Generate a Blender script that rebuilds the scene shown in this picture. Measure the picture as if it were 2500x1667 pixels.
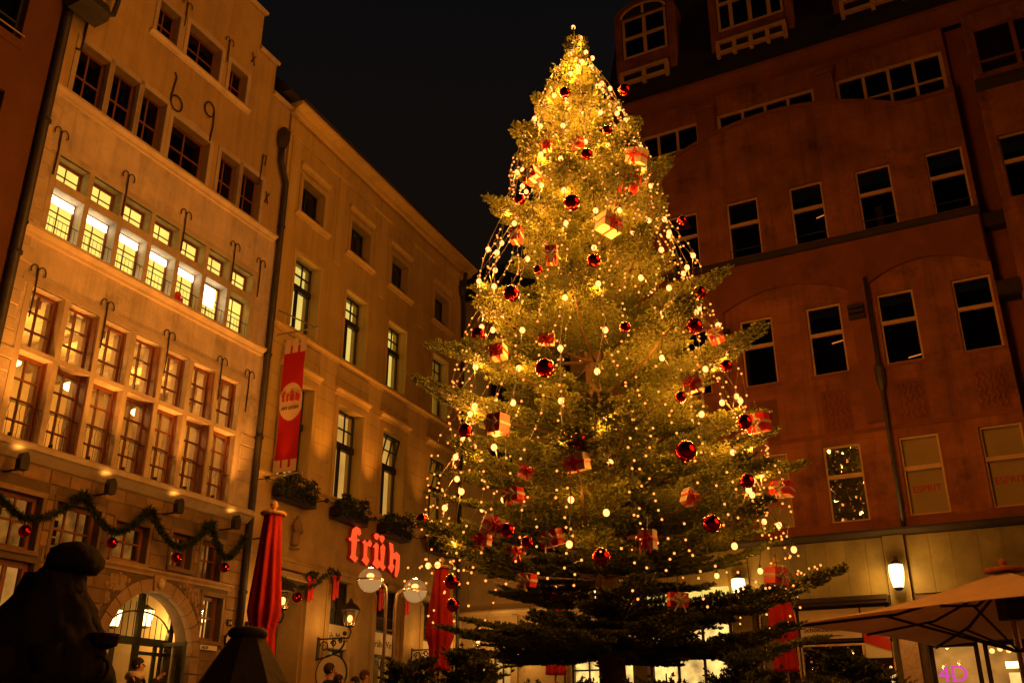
import bpy, math, random
from mathutils import Vector, Matrix
R = math.radians
PI = math.pi
random.seed(7)
for o in list(bpy.data.objects): bpy.data.objects.remove(o)
SC = bpy.context.scene
COL = SC.collection

# ------------------------------------------------------------------ camera
cd = bpy.data.cameras.new('camera'); cam = bpy.data.objects.new('camera', cd); COL.objects.link(cam)
cam.location = (0, 0, 0.5); cam.rotation_euler = (R(90 + 22.47), 0, 0)
cd.sensor_width = 36; cd.lens = 33.65; cd.clip_end = 800
SC.camera = cam

# ------------------------------------------------------------------ world: night sky over a lit town
W = bpy.data.worlds.new('World'); SC.world = W; W.use_nodes = True
wn = W.node_tree; bg = wn.nodes['Background']
bg.inputs['Strength'].default_value = 1.0
tc = wn.nodes.new('ShaderNodeTexCoord'); sp = wn.nodes.new('ShaderNodeSeparateXYZ'); rp = wn.nodes.new('ShaderNodeValToRGB')      # light-polluted haze low down, blue-black above
wn.links.new(tc.outputs['Generated'], sp.inputs[0]); wn.links.new(sp.outputs['Z'], rp.inputs[0]); wn.links.new(rp.outputs[0], bg.inputs['Color'])
rp.color_ramp.elements[0].position = .05; rp.color_ramp.elements[0].color = (.016,.0062,.0016,1)
rp.color_ramp.elements[1].position = .72; rp.color_ramp.elements[1].color = (.0030,.0031,.0036,1)
e_ = rp.color_ramp.elements.new(.42); e_.color = (.0068,.0040,.0024,1)
# one weak, very soft warm sun, added to brighten the left-hand facades
FILL = bpy.data.lights.new('facade_fill', 'SUN'); FILL.energy = 0.95; FILL.angle = R(55); FILL.color = (1, .31, .04)
to = bpy.data.objects.new('facade_fill', FILL); COL.objects.link(to); to.rotation_euler = Vector((-1, .45, -.42)).to_track_quat('-Z', 'Y').to_euler()

vs = SC.view_settings
vs.view_transform = 'Standard'; vs.look = 'None'; vs.exposure = 0; vs.gamma = 1; vs.use_curve_mapping = False
cy = SC.cycles
cy.use_denoising = True
cy.max_bounces = 6; cy.diffuse_bounces = 3; cy.glossy_bounces = 3; cy.transparent_max_bounces = 12
cy.sample_clamp_indirect = 4; cy.sample_clamp_direct = 0
cy.use_light_tree = True
cy.caustics_reflective = False; cy.caustics_refractive = False

WARM = (1, .32, .03)          # string bulbs
LAMP = (1, .44, .09)          # street and wall lamps

# ------------------------------------------------------------------ helpers
class MB:
    def __init__(s): s.v = []; s.f = []; s.m = []; s.mi = 0
    def add(s, vs_, fs):
        b = len(s.v); s.v.extend(vs_); s.f.extend([tuple(i + b for i in f) for f in fs]); s.m.extend([s.mi] * len(fs))
    def box(s, x0, x1, y0, y1, z0, z1):
        s.add([(x0,y0,z0),(x1,y0,z0),(x1,y1,z0),(x0,y1,z0),(x0,y0,z1),(x1,y0,z1),(x1,y1,z1),(x0,y1,z1)],
              [(0,3,2,1),(4,5,6,7),(0,1,5,4),(1,2,6,5),(2,3,7,6),(3,0,4,7)]); return s
    def quad(s, a, b, c, d): s.add([a,b,c,d], [(0,1,2,3)]); return s
    def prism(s, poly, y0, y1):            # poly in (x,z)
        n = len(poly)
        s.add([(p[0],y0,p[1]) for p in poly] + [(p[0],y1,p[1]) for p in poly],
              [tuple(range(n)), tuple(range(2*n-1, n-1, -1))] + [(i, i+n, (i+1)%n+n, (i+1)%n) for i in range(n)]); return s
    def extr_x(s, poly, x0, x1):           # poly in (y,z)
        n = len(poly)
        s.add([(x0,p[0],p[1]) for p in poly] + [(x1,p[0],p[1]) for p in poly],
              [tuple(range(n)), tuple(range(2*n-1, n-1, -1))] + [(i, i+n, (i+1)%n+n, (i+1)%n) for i in range(n)]); return s
    def tube(s, pts, r, n=6, cap=True):
        pts = [Vector(p) for p in pts]; rs = r if isinstance(r, (list, tuple)) else [r]*len(pts)
        b = len(s.v); ref = None
        for i, p in enumerate(pts):
            d = (pts[min(i+1, len(pts)-1)] - pts[max(i-1, 0)]).normalized()
            if ref is None: ref = Vector((0,0,1)) if abs(d.z) < .9 else Vector((1,0,0))
            u = d.cross(ref).normalized(); w = u.cross(d).normalized(); ref = w
            for k in range(n):
                a = 2*PI*k/n; q = p + (u*math.cos(a) + w*math.sin(a))*rs[i]; s.v.append(tuple(q))
        for i in range(len(pts)-1):
            for k in range(n):
                s.f.append((b+i*n+k, b+i*n+(k+1)%n, b+(i+1)*n+(k+1)%n, b+(i+1)*n+k)); s.m.append(s.mi)
        if cap:
            s.f.append(tuple(b+k for k in range(n-1,-1,-1))); s.f.append(tuple(b+(len(pts)-1)*n+k for k in range(n))); s.m += [s.mi]*2
        return s
    def lathe(s, prof, n=16, c=(0,0,0), f=None, cap=True):   # prof [(r,z)]
        b = len(s.v)
        for i, (r, z) in enumerate(prof):
            for k in range(n):
                a = 2*PI*k/n; rr = r*(f(a, i) if f else 1)
                s.v.append((c[0]+rr*math.cos(a), c[1]+rr*math.sin(a), c[2]+z))
        for i in range(len(prof)-1):
            for k in range(n):
                s.f.append((b+i*n+k, b+i*n+(k+1)%n, b+(i+1)*n+(k+1)%n, b+(i+1)*n+k)); s.m.append(s.mi)
        if cap: s.f.append(tuple(b+k for k in range(n-1,-1,-1))); s.f.append(tuple(b+(len(prof)-1)*n+k for k in range(n))); s.m += [s.mi]*2
        return s
    def ball(s, c, r, n=12, m=8, sx=1, sy=1, sz=1):
        prof = [(max(.001, r*math.sin(PI*i/m)), -r*math.cos(PI*i/m)) for i in range(m+1)]
        b = len(s.v); s.lathe(prof, n)
        for i in range(b, len(s.v)):
            x, y, z = s.v[i]; s.v[i] = (c[0]+x*sx, c[1]+y*sy, c[2]+z*sz)
        return s
    def mesh(s, name, mats, smooth=False, weld=False):
        me = bpy.data.meshes.new(name); me.from_pydata(s.v, [], s.f)
        for m in (mats if isinstance(mats, (list, tuple)) else [mats]): me.materials.append(m)
        if isinstance(mats, (list, tuple)) and len(mats) > 1: me.polygons.foreach_set('material_index', s.m)
        if smooth: me.polygons.foreach_set('use_smooth', [True]*len(me.polygons))
        if weld:
            import bmesh
            b = bmesh.new(); b.from_mesh(me); bmesh.ops.remove_doubles(b, verts=b.verts, dist=1e-4); b.to_mesh(me); b.free()
        me.update(); return me
    def build(s, name, mats, parent=None, smooth=False, loc=(0,0,0), rot=(0,0,0), weld=False):
        return inst(s.mesh(name, mats, smooth, weld), name, parent, loc, rot)

def inst(me, name, parent=None, loc=(0,0,0), rot=(0,0,0), scale=(1,1,1)):
    o = bpy.data.objects.new(name, me); COL.objects.link(o); o.parent = parent
    o.location = loc; o.rotation_euler = rot; o.scale = scale; return o
def tag(o, label, cat, group=None):
    o['label'] = label; o['category'] = cat
    if group: o['group'] = group
    return o
def thing(name, label, cat, loc=(0,0,0), rotz=0, group=None):
    o = bpy.data.objects.new(name, None); COL.objects.link(o); o.empty_display_size = .2
    o.location = loc; o.rotation_euler = (0,0,rotz); return tag(o, label, cat, group)
def lamp(name, parent, loc, power, col, rad=.05, spot=None, rot=(0,0,0)):
    l = bpy.data.lights.new(name, 'SPOT' if spot else 'POINT'); l.energy = power; l.color = col; l.shadow_soft_size = rad
    if spot: l.spot_size = R(spot); l.spot_blend = 1.0
    o = bpy.data.objects.new(name, l); COL.objects.link(o); o.parent = parent; o.location = loc; o.rotation_euler = rot; return o
ORD = ['topmost','second','third','fourth','fifth','sixth','seventh','eighth','ninth','tenth','eleventh','twelfth','thirteenth','fourteenth','fifteenth','sixteenth','seventeenth','eighteenth','nineteenth','twentieth','twenty-first','twenty-second','twenty-third','twenty-fourth','twenty-fifth','twenty-sixth','twenty-seventh','twenty-eighth','twenty-ninth','thirtieth']

# ------------------------------------------------------------------ materials
def nodes(m):
    m.use_nodes = True; nt = m.node_tree; return nt, nt.nodes, nt.links, nt.nodes['Principled BSDF']
def pmat(name, col, rough=.85, var=.2, scale=1.2, bump=.25, bscale=30, metal=0, rnd=0, spec=.3, stain=0, coat=0, streak=0):
    m = bpy.data.materials.new(name); nt, N, L, P = nodes(m)
    P.inputs['Roughness'].default_value = rough; P.inputs['Metallic'].default_value = metal
    P.inputs['Specular IOR Level'].default_value = spec; P.inputs['Coat Weight'].default_value = coat
    g = N.new('ShaderNodeNewGeometry')
    n1 = N.new('ShaderNodeTexNoise'); n1.inputs['Scale'].default_value = scale; n1.inputs['Detail'].default_value = 8; n1.inputs['Roughness'].default_value = .65
    L.new(g.outputs['Position'], n1.inputs['Vector'])
    mr = N.new('ShaderNodeMapRange'); mr.inputs['From Min'].default_value = .3; mr.inputs['From Max'].default_value = .7
    mr.inputs['To Min'].default_value = 1-var; mr.inputs['To Max'].default_value = 1+var*.6
    L.new(n1.outputs['Fac'], mr.inputs['Value']); fac = mr.outputs['Result']
    if rnd:
        oi = N.new('ShaderNodeObjectInfo'); m2 = N.new('ShaderNodeMapRange')
        m2.inputs['To Min'].default_value = 1-rnd; m2.inputs['To Max'].default_value = 1+rnd
        L.new(oi.outputs['Random'], m2.inputs['Value']); mu = N.new('ShaderNodeMath'); mu.operation = 'MULTIPLY'
        L.new(fac, mu.inputs[0]); L.new(m2.outputs['Result'], mu.inputs[1]); fac = mu.outputs[0]
    if stain:
        n3 = N.new('ShaderNodeTexNoise'); n3.inputs['Scale'].default_value = .55; n3.inputs['Detail'].default_value = 10; n3.inputs['Roughness'].default_value = .75
        L.new(g.outputs['Position'], n3.inputs['Vector'])
        m3 = N.new('ShaderNodeMapRange'); m3.inputs['From Min'].default_value = .54; m3.inputs['From Max'].default_value = .66
        m3.inputs['To Min'].default_value = 1; m3.inputs['To Max'].default_value = 1-stain
        L.new(n3.outputs['Fac'], m3.inputs['Value']); mu = N.new('ShaderNodeMath'); mu.operation = 'MULTIPLY'
        L.new(fac, mu.inputs[0]); L.new(m3.outputs['Result'], mu.inputs[1]); fac = mu.outputs[0]
    if streak:
        mp = N.new('ShaderNodeMapping'); mp.inputs['Scale'].default_value = (3.2,3.2,.16); L.new(g.outputs['Position'], mp.inputs['Vector'])
        n4 = N.new('ShaderNodeTexNoise'); n4.inputs['Scale'].default_value = 1; n4.inputs['Detail'].default_value = 7; n4.inputs['Roughness'].default_value = .7; L.new(mp.outputs[0], n4.inputs['Vector'])
        m4 = N.new('ShaderNodeMapRange'); m4.inputs['From Min'].default_value = .48; m4.inputs['From Max'].default_value = .68; m4.inputs['To Min'].default_value = 1; m4.inputs['To Max'].default_value = 1-streak
        L.new(n4.outputs['Fac'], m4.inputs['Value']); mu = N.new('ShaderNodeMath'); mu.operation = 'MULTIPLY'; L.new(fac, mu.inputs[0]); L.new(m4.outputs['Result'], mu.inputs[1]); fac = mu.outputs[0]
    vm = N.new('ShaderNodeVectorMath'); vm.operation = 'SCALE'; vm.inputs[0].default_value = col
    L.new(fac, vm.inputs['Scale']); L.new(vm.outputs[0], P.inputs['Base Color'])
    if bump:
        n2 = N.new('ShaderNodeTexNoise'); n2.inputs['Scale'].default_value = bscale; n2.inputs['Detail'].default_value = 6
        L.new(g.outputs['Position'], n2.inputs['Vector'])
        b = N.new('ShaderNodeBump'); b.inputs['Strength'].default_value = bump; b.inputs['Distance'].default_value = .02
        L.new(n2.outputs['Fac'], b.inputs['Height']); L.new(b.outputs['Normal'], P.inputs['Normal'])
    return m
def joints(m, bw, bh, st=.35, mort=.012):
    nt = m.node_tree; N, L = nt.nodes, nt.links; P = N['Principled BSDF']; src = P.inputs['Base Color'].links[0].from_socket
    tc = N.new('ShaderNodeTexCoord'); mp = N.new('ShaderNodeMapping'); mp.inputs['Rotation'].default_value = (R(-90),0,0); L.new(tc.outputs['Object'], mp.inputs['Vector'])
    b = N.new('ShaderNodeTexBrick'); b.inputs['Scale'].default_value = 1; b.inputs['Brick Width'].default_value = bw; b.inputs['Row Height'].default_value = bh; b.inputs['Mortar Size'].default_value = mort
    b.inputs['Color1'].default_value = (.92,.92,.92,1); b.inputs['Color2'].default_value = (1.05,1.05,1.05,1); b.inputs['Mortar'].default_value = (1-st,)*3+(1,)
    L.new(mp.outputs[0], b.inputs['Vector']); v = N.new('ShaderNodeVectorMath'); v.operation = 'MULTIPLY'; L.new(src, v.inputs[0]); L.new(b.outputs['Color'], v.inputs[1]); L.new(v.outputs[0], P.inputs['Base Color'])
def emat(name, col, st, sample=False, var=0, vscale=1.5):
    m = bpy.data.materials.new(name); nt, N, L, P = nodes(m); N.remove(P)
    e = N.new('ShaderNodeEmission'); e.inputs['Color'].default_value = (*col, 1); e.inputs['Strength'].default_value = st
    if var:
        g = N.new('ShaderNodeNewGeometry'); n1 = N.new('ShaderNodeTexNoise'); n1.inputs['Scale'].default_value = vscale
        L.new(g.outputs['Position'], n1.inputs['Vector']); mr = N.new('ShaderNodeMapRange')
        mr.inputs['From Min'].default_value = .3; mr.inputs['From Max'].default_value = .7
        mr.inputs['To Min'].default_value = st*(1-var); mr.inputs['To Max'].default_value = st*(1+var)
        L.new(n1.outputs['Fac'], mr.inputs['Value']); L.new(mr.outputs['Result'], e.inputs['Strength'])
    L.new(e.outputs[0], N['Material Output'].inputs['Surface'])
    m.cycles.emission_sampling = 'AUTO' if sample else 'NONE'
    return m
def glass(name, tint=(1,1,1), rough=.015, refl=1.0):
    m = bpy.data.materials.new(name); nt, N, L, P = nodes(m); N.remove(P)
    t = N.new('ShaderNodeBsdfTransparent'); t.inputs['Color'].default_value = (*tint, 1)
    g = N.new('ShaderNodeBsdfGlossy'); g.inputs['Roughness'].default_value = rough
    n2 = N.new('ShaderNodeTexNoise'); n2.inputs['Scale'].default_value = 2.5; b = N.new('ShaderNodeBump'); b.inputs['Strength'].default_value = .06; b.inputs['Distance'].default_value = .02
    geo = N.new('ShaderNodeNewGeometry'); L.new(geo.outputs['Position'], n2.inputs['Vector']); L.new(n2.outputs['Fac'], b.inputs['Height']); L.new(b.outputs['Normal'], g.inputs['Normal'])
    fr = N.new('ShaderNodeLayerWeight'); fr.inputs['Blend'].default_value = .5
    pw = N.new('ShaderNodeMath'); pw.operation = 'POWER'; pw.inputs[1].default_value = 4.5; L.new(fr.outputs['Facing'], pw.inputs[0])
    mu = N.new('ShaderNodeMath'); mu.operation = 'MULTIPLY_ADD'; mu.inputs[1].default_value = .9*refl; mu.inputs[2].default_value = .045*refl; L.new(pw.outputs[0], mu.inputs[0])
    mx = N.new('ShaderNodeMixShader'); L.new(mu.outputs[0], mx.inputs[0]); L.new(t.outputs[0], mx.inputs[1]); L.new(g.outputs[0], mx.inputs[2])
    L.new(mx.outputs[0], N['Material Output'].inputs['Surface']); return m

M = {}
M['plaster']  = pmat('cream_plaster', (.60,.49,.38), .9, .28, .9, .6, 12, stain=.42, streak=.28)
M['plaster2'] = pmat('upper_plaster', (.48,.34,.15), .9, .16, 1.1, .4, 16, stain=.22, streak=.22)  # yellower upper coat; its darker tone also stands in for weaker light there
M['stone']    = pmat('pale_sandstone', (.50,.40,.28), .85, .25, 2.2, .4, 22, rnd=.12, stain=.2)
M['ashlar']   = pmat('ashlar_stone', (.22,.14,.07), .85, .28, 2.6, .5, 18, rnd=.25, stain=.25)
M['archstone']= pmat('arch_stone', (.30,.20,.11), .85, .28, 2.6, .5, 18, rnd=.15, stain=.3)
M['joint']    = pmat('mortar', (.12,.085,.05), .95, .25, 3, .3, 40)
M['wood']     = pmat('red_brown_wood', (.20,.068,.022), .5, .3, 3, .15, 60, spec=.4)
M['iron']     = pmat('black_iron', (.025,.02,.018), .55, .3, 6, .2, 50, spec=.4)
M['pipe']     = pmat('dark_zinc', (.05,.045,.04), .5, .3, 3, .1, 40, metal=.3, spec=.4)
M['ochre']    = pmat('ochre_render', (.56,.40,.13), .9, .10, .7, .2, 30, stain=.16, streak=.22)
M['ochre2']   = pmat('ochre_trim', (.59,.43,.16), .85, .12, 1.0, .15, 40, rnd=.06, streak=.18)
M['shopstone']= pmat('shop_front_stone', (.42,.29,.12), .85, .22, 1.3, .3, 30, rnd=.06, stain=.25)
M['slate']    = pmat('dark_slate', (.022,.018,.016), .7, .3, 2, .3, 12)
M['redstone'] = pmat('red_sandstone', (.29,.100,.030), .9, .4, .8, .4, 22, stain=.5, streak=.35)
M['redtrim']  = pmat('red_sandstone_trim', (.21,.066,.015), .9, .25, 1.2, .35, 20, rnd=.08, stain=.3)
M['darktrim'] = pmat('dark_ledge', (.035,.022,.015), .8, .3, 2, .3, 25)
M['cream']    = pmat('cream_paint_frame', (.55,.34,.15), .55, .12, 4, .1, 50)
M['marble']   = pmat('olive_marble', (.19,.14,.04), .6, .45, 1.0, .05, 40, rnd=.12, spec=.45)
M['granite']  = pmat('pink_granite', (.50,.33,.22), .5, .3, 14, .05, 60, spec=.5)
M['neigh']    = pmat('rust_render', (.13,.052,.018), .9, .2, .9, .2, 30, stain=.2)
M['back']     = pmat('street_end_render', (.46,.34,.18), .9, .2, .7, .2, 30, stain=.2)
M['dark']     = pmat('dark_interior', (.02,.014,.01), .9, .3, 1, 0)
M['darkframe']= pmat('dark_green_frame', (.022,.024,.016), .5, .3, 4, .1, 40, spec=.4)
M['greendoor']= pmat('green_gate_paint', (.03,.045,.028), .45, .3, 4, .1, 40, spec=.45)
M['cobble']   = pmat('plaza_paving', (.12,.10,.085), .7, .35, 5, .6, 8)
M['bronze']   = pmat('dark_bronze', (.008,.006,.005), .9, .4, 6, 1.0, 9, spec=.12)
M['fstone']   = pmat('dark_fountain_stone', (.016,.012,.009), .8, .35, 4, .4, 16)
M['room']     = pmat('beer_hall_wall', (.62,.50,.26), .9, .15, .8, .1, 20)
M['glass']    = glass('window_glass')
M['mirror']   = glass('coated_glass', (.7,.7,.7), .006, 7.0)
M['glassd']   = glass('night_window_glass', (.5,.5,.5), .02, 1.0)
M['frost']    = emat('frosted_glass_lit', (1,.50,.16), .42)
M['globeglass'] = glass('lamp_globe_glass', (.9,.9,.9), .03, 1.6)
_n = M['globeglass'].node_tree; _e = _n.nodes.new('ShaderNodeEmission'); _e.inputs['Color'].default_value = (1,.5,.15,1); _e.inputs['Strength'].default_value = .10  # faint glow put into the clear glass to make the globe visible
_a = _n.nodes.new('ShaderNodeAddShader'); _o = _n.nodes['Material Output'].inputs['Surface']; _n.links.new(_o.links[0].from_socket, _a.inputs[0]); _n.links.new(_e.outputs[0], _a.inputs[1]); _n.links.new(_a.outputs[0], _o)
M['globeglass'].cycles.emission_sampling = 'NONE'
M['lit']      = emat('lit_blind', (1,.70,.12), 1.3, sample=True, var=.12)
M['litbar']   = emat('tube_light', (1,.88,.55), 5)
M['litpale']  = emat('lit_room_pale', (1,.70,.14), .95, sample=True, var=.12, vscale=.8)
M['litwarm']  = emat('lit_room_warm', (1,.50,.09), .62, var=.25, vscale=.8)
M['litshop']  = emat('lit_shop', (1,.60,.16), 1.2, var=.7, vscale=2.2)
M['litsoft']  = emat('lit_room_soft', (1,.42,.07), .38, var=.5, vscale=1.6)
M['litdim']   = emat('lit_room_dim', (1,.36,.045), .17, var=.7, vscale=2.4)
M['lampglass']= emat('lamp_glass_lit', (1,.62,.20), 7)
M['bulb']     = emat('bulb_lit', (1,.34,.085), 3.6)
M['mini']     = emat('mini_bulb_lit', (1,.27,.045), 2.5)
M['neon']     = emat('red_neon_letter', (1,.085,.018), 1.15, var=.1)
M['pink']     = emat('pink_neon', (.75,.06,.45), 1.0)
M['red']      = pmat('red_parasol_cloth', (.40,.014,.007), .85, .25, 3, .6, 16)
M['redpaper'] = pmat('red_gift_paper', (.78,.025,.015), .4, .06, 4, 0, spec=.5)
M['whitepaper']=pmat('white_gift_paper', (.78,.66,.54), .5, .06, 4, 0, spec=.4)
M['bauble']   = pmat('red_bauble', (.62,.018,.012), .07, .05, 4, 0, spec=.5, metal=1)
M['gold']     = pmat('gold_cap', (.6,.42,.12), .3, .1, 5, 0, metal=1)
M['canvas']   = pmat('beige_canvas', (.68,.50,.36), .9, .10, 2, .2, 70)
def thin_cloth(m, tr):
    nt = m.node_tree; N, L = nt.nodes, nt.links; P = N['Principled BSDF']; src = P.inputs['Base Color'].links[0].from_socket
    t = N.new('ShaderNodeBsdfTranslucent'); L.new(src, t.inputs['Color']); mx = N.new('ShaderNodeMixShader'); mx.inputs[0].default_value = tr
    L.new(P.outputs[0], mx.inputs[1]); L.new(t.outputs[0], mx.inputs[2]); L.new(mx.outputs[0], N['Material Output'].inputs['Surface'])
thin_cloth(M['canvas'], .45)
M['steel']    = pmat('lamp_post_steel', (.42,.33,.25), .35, .15, 5, .05, 40, metal=.7)
M['board']    = pmat('white_sign_board', (.70,.60,.42), .6, .08, 3, 0)
M['banner_w'] = pmat('banner_white', (.66,.48,.33), .85, .08, 3, .1, 60)
M['banner_r'] = pmat('banner_red', (.46,.010,.008), .85, .10, 3, .1, 60)
M['letter']   = pmat('dark_lettering', (.07,.04,.02), .7, .1, 3, 0)
M['letterr']  = pmat('red_lettering', (.50,.03,.012), .7, .1, 3, 0)
M['blind']    = pmat('olive_blind', (.40,.30,.12), .8, .1, 2, .05, 40)
M['bark']     = pmat('fir_bark', (.09,.055,.03), .9, .35, 6, .7, 14)
M['skin']     = pmat('skin', (.50,.28,.18), .6, .06, 6, 0)
M['hair']     = pmat('dark_hair', (.03,.016,.010), .6, .3, 20, .3, 60)

joints(M['redstone'], .92, .41, .16, .010)
def needle_mat(name, col, tr=.25):
    m = bpy.data.materials.new(name); nt, N, L, P = nodes(m)
    P.inputs['Roughness'].default_value = .55; P.inputs['Specular IOR Level'].default_value = .3
    g = N.new('ShaderNodeNewGeometry'); n1 = N.new('ShaderNodeTexNoise'); n1.inputs['Scale'].default_value = 2.5; n1.inputs['Detail'].default_value = 5
    L.new(g.outputs['Position'], n1.inputs['Vector'])
    rp = N.new('ShaderNodeMapRange'); rp.inputs['From Min'].default_value = .3; rp.inputs['From Max'].default_value = .7; rp.inputs['To Min'].default_value = .6; rp.inputs['To Max'].default_value = 1.3
    L.new(n1.outputs['Fac'], rp.inputs['Value'])
    vm = N.new('ShaderNodeVectorMath'); vm.operation = 'SCALE'; vm.inputs[0].default_value = col; L.new(rp.outputs['Result'], vm.inputs['Scale'])
    L.new(vm.outputs[0], P.inputs['Base Color'])
    t = N.new('ShaderNodeBsdfTranslucent'); L.new(vm.outputs[0], t.inputs['Color'])
    mx = N.new('ShaderNodeMixShader'); mx.inputs[0].default_value = tr
    L.new(P.outputs[0], mx.inputs[1]); L.new(t.outputs[0], mx.inputs[2]); L.new(mx.outputs[0], N['Material Output'].inputs['Surface']); return m
M['needle'] = needle_mat('fir_needles', (.085,.104,.014))
M['garland'] = needle_mat('garland_needles', (.035,.05,.012))

# ------------------------------------------------------------------ wall with openings
def wall(x0, x1, z0, z1, ops, t, name, mat, parent, solid=None, y=0.0):
    """front sheet at depth y with rectangular openings (x0,x1,z0,z1); every edge of it gets a reveal of depth t"""
    e = 1e-5
    xs = sorted({x0, x1, *[v for o in ops for v in o[:2]], *(solid[0] if solid else [])})
    zs = sorted({z0, z1, *[v for o in ops for v in o[2:4]], *(solid[1] if solid else [])})
    xs = [v for v in xs if x0-e <= v <= x1+e]; zs = [v for v in zs if z0-e <= v <= z1+e]
    nx, nz = len(xs)-1, len(zs)-1
    def full(i, j):
        if i < 0 or j < 0 or i >= nx or j >= nz: return False
        cx, cz = (xs[i]+xs[i+1])/2, (zs[j]+zs[j+1])/2
        if solid and not solid[2](cx, cz): return False
        return not any(o[0] < cx < o[1] and o[2] < cz < o[3] for o in ops)
    m = MB()
    for i in range(nx):
        for j in range(nz):
            if not full(i, j): continue
            a, b, c, d = xs[i], xs[i+1], zs[j], zs[j+1]
            m.quad((a,y,c),(b,y,c),(b,y,d),(a,y,d))
            if not full(i-1, j): m.quad((a,y,d),(a,y+t,d),(a,y+t,c),(a,y,c))
            if not full(i+1, j): m.quad((b,y,c),(b,y+t,c),(b,y+t,d),(b,y,d))
            if not full(i, j-1): m.quad((a,y,c),(a,y+t,c),(b,y+t,c),(b,y,c))
            if not full(i, j+1): m.quad((b,y,d),(b,y+t,d),(a,y+t,d),(a,y,d))
    return m.build(name, mat, parent)

_cache = {}
def window(parent, x0, x1, z0, z1, y, cols, rows, fm, pm, fw=.06, mw=.03, name='window', bar=None, th=.07, label=None):
    """frame mesh (part) with one pane object (sub-part) for each light; rows/cols are lists of relative sizes; bar=(row index, thickness) a thick transom"""
    w, h = x1-x0, z1-z0
    key = (round(w,3), round(h,3), tuple(cols), tuple(rows), fm.name, fw, mw, bar, th)
    iw, ih = w-2*fw, h-2*fw
    xs = [fw]; 
    for c in cols: xs.append(xs[-1] + iw*c/sum(cols))
    zs = [fw]
    for r in rows: zs.append(zs[-1] + ih*r/sum(rows))
    if key not in _cache:
        m = MB()
        m.box(0,fw,0,th,0,h); m.box(w-fw,w,0,th,0,h); m.box(fw,w-fw,0,th,0,fw); m.box(fw,w-fw,0,th,h-fw,h)
        for v in xs[1:-1]: m.box(v-mw/2,v+mw/2,.012,th-.012,fw,h-fw)
        for i, v in enumerate(zs[1:-1]):
            q = bar[1] if bar and bar[0] == i else mw
            m.box(fw,w-fw,.006 if q == mw else -.02,th-.006,v-q/2,v+q/2)
        _cache[key] = m.mesh('window_frame', fm)
    f = inst(_cache[key], name, parent, (x0,y,z0))
    if label: f['label'] = label
    for i in range(len(xs)-1):
        for j in range(len(zs)-1):
            pw, ph = round(xs[i+1]-xs[i],3), round(zs[j+1]-zs[j],3); k = ('p',pw,ph,pm.name)
            if k not in _cache: _cache[k] = MB().box(0,pw,0,.006,0,ph).mesh('pane', pm)
            inst(_cache[k], 'pane', f, (xs[i], th*.5, zs[j]))
    return f

def text(s, size, mat, parent, loc, rot=(R(90),0,0), name='lettering', ext=.004, align='CENTER', bold=0):
    c = bpy.data.curves.new('t', 'FONT'); c.body = s; c.size = size; c.extrude = ext; c.align_x = align; c.offset = bold
    o = bpy.data.objects.new('t', c); COL.objects.link(o)
    dg = bpy.context.evaluated_depsgraph_get(); me = bpy.data.meshes.new_from_object(o.evaluated_get(dg))
    bpy.data.objects.remove(o); me.materials.clear(); me.materials.append(mat); me.name = name
    return inst(me, name, parent, loc, rot)

def moulding(parent, x0, x1, z0, z1, out, mat, name='cornice', y=0):
    """stepped, chamfered cornice running along x"""
    h = z1-z0
    m = MB().extr_x([(y+.02,z0),(y-out*.35,z0+h*.05),(y-out*.45,z0+h*.35),(y-out*.85,z0+h*.6),(y-out,z0+h*.65),(y-out,z0+h*.9),(y-out*.9,z1),(y+.02,z1)], x0, x1)
    return m.build(name, mat, parent)

def skin_obj(name, verts, edges, radii, mat, parent=None, root=0, sub=1, loc=(0,0,0), rotz=0):
    me = bpy.data.meshes.new(name); me.from_pydata(verts, edges, [])
    me.materials.append(mat); o = inst(me, name, parent, loc, (0,0,rotz))
    o.modifiers.new('Skin', 'SKIN').use_smooth_shade = True
    for i, r in enumerate(radii):
        d = me.skin_vertices[0].data[i]; d.radius = r if isinstance(r, tuple) else (r, r); d.use_root = (i == root)
    if sub: s = o.modifiers.new('Sub', 'SUBSURF'); s.levels = sub; s.render_levels = sub
    return o

LFR = Matrix.Translation((-7.509,26.974,0)) @ Matrix.Rotation(R(65.14),4,'Z')      # facade frames: x along, y into the house, z up
FFR = Matrix.Translation((-7.509,26.974,0)) @ Matrix.Rotation(R(66.70),4,'Z')
RFR = Matrix.Translation((9.825,24.072,0)) @ Matrix.Rotation(R(-28.43),4,'Z')
BFR = Matrix.Translation((-2.094,40.446,0)) @ Matrix.Rotation(R(-28.43),4,'Z')
def place(o, fr, p, rz=0):
    o.location = fr @ Vector(p); o.rotation_euler = (0,0,fr.to_euler().z + rz); return o

# ================================================================== SETTING
g = MB().quad((-120,-60,0),(120,-60,0),(120,160,0),(-120,160,0)).build('ground', M['cobble']); g['kind'] = 'structure'

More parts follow.
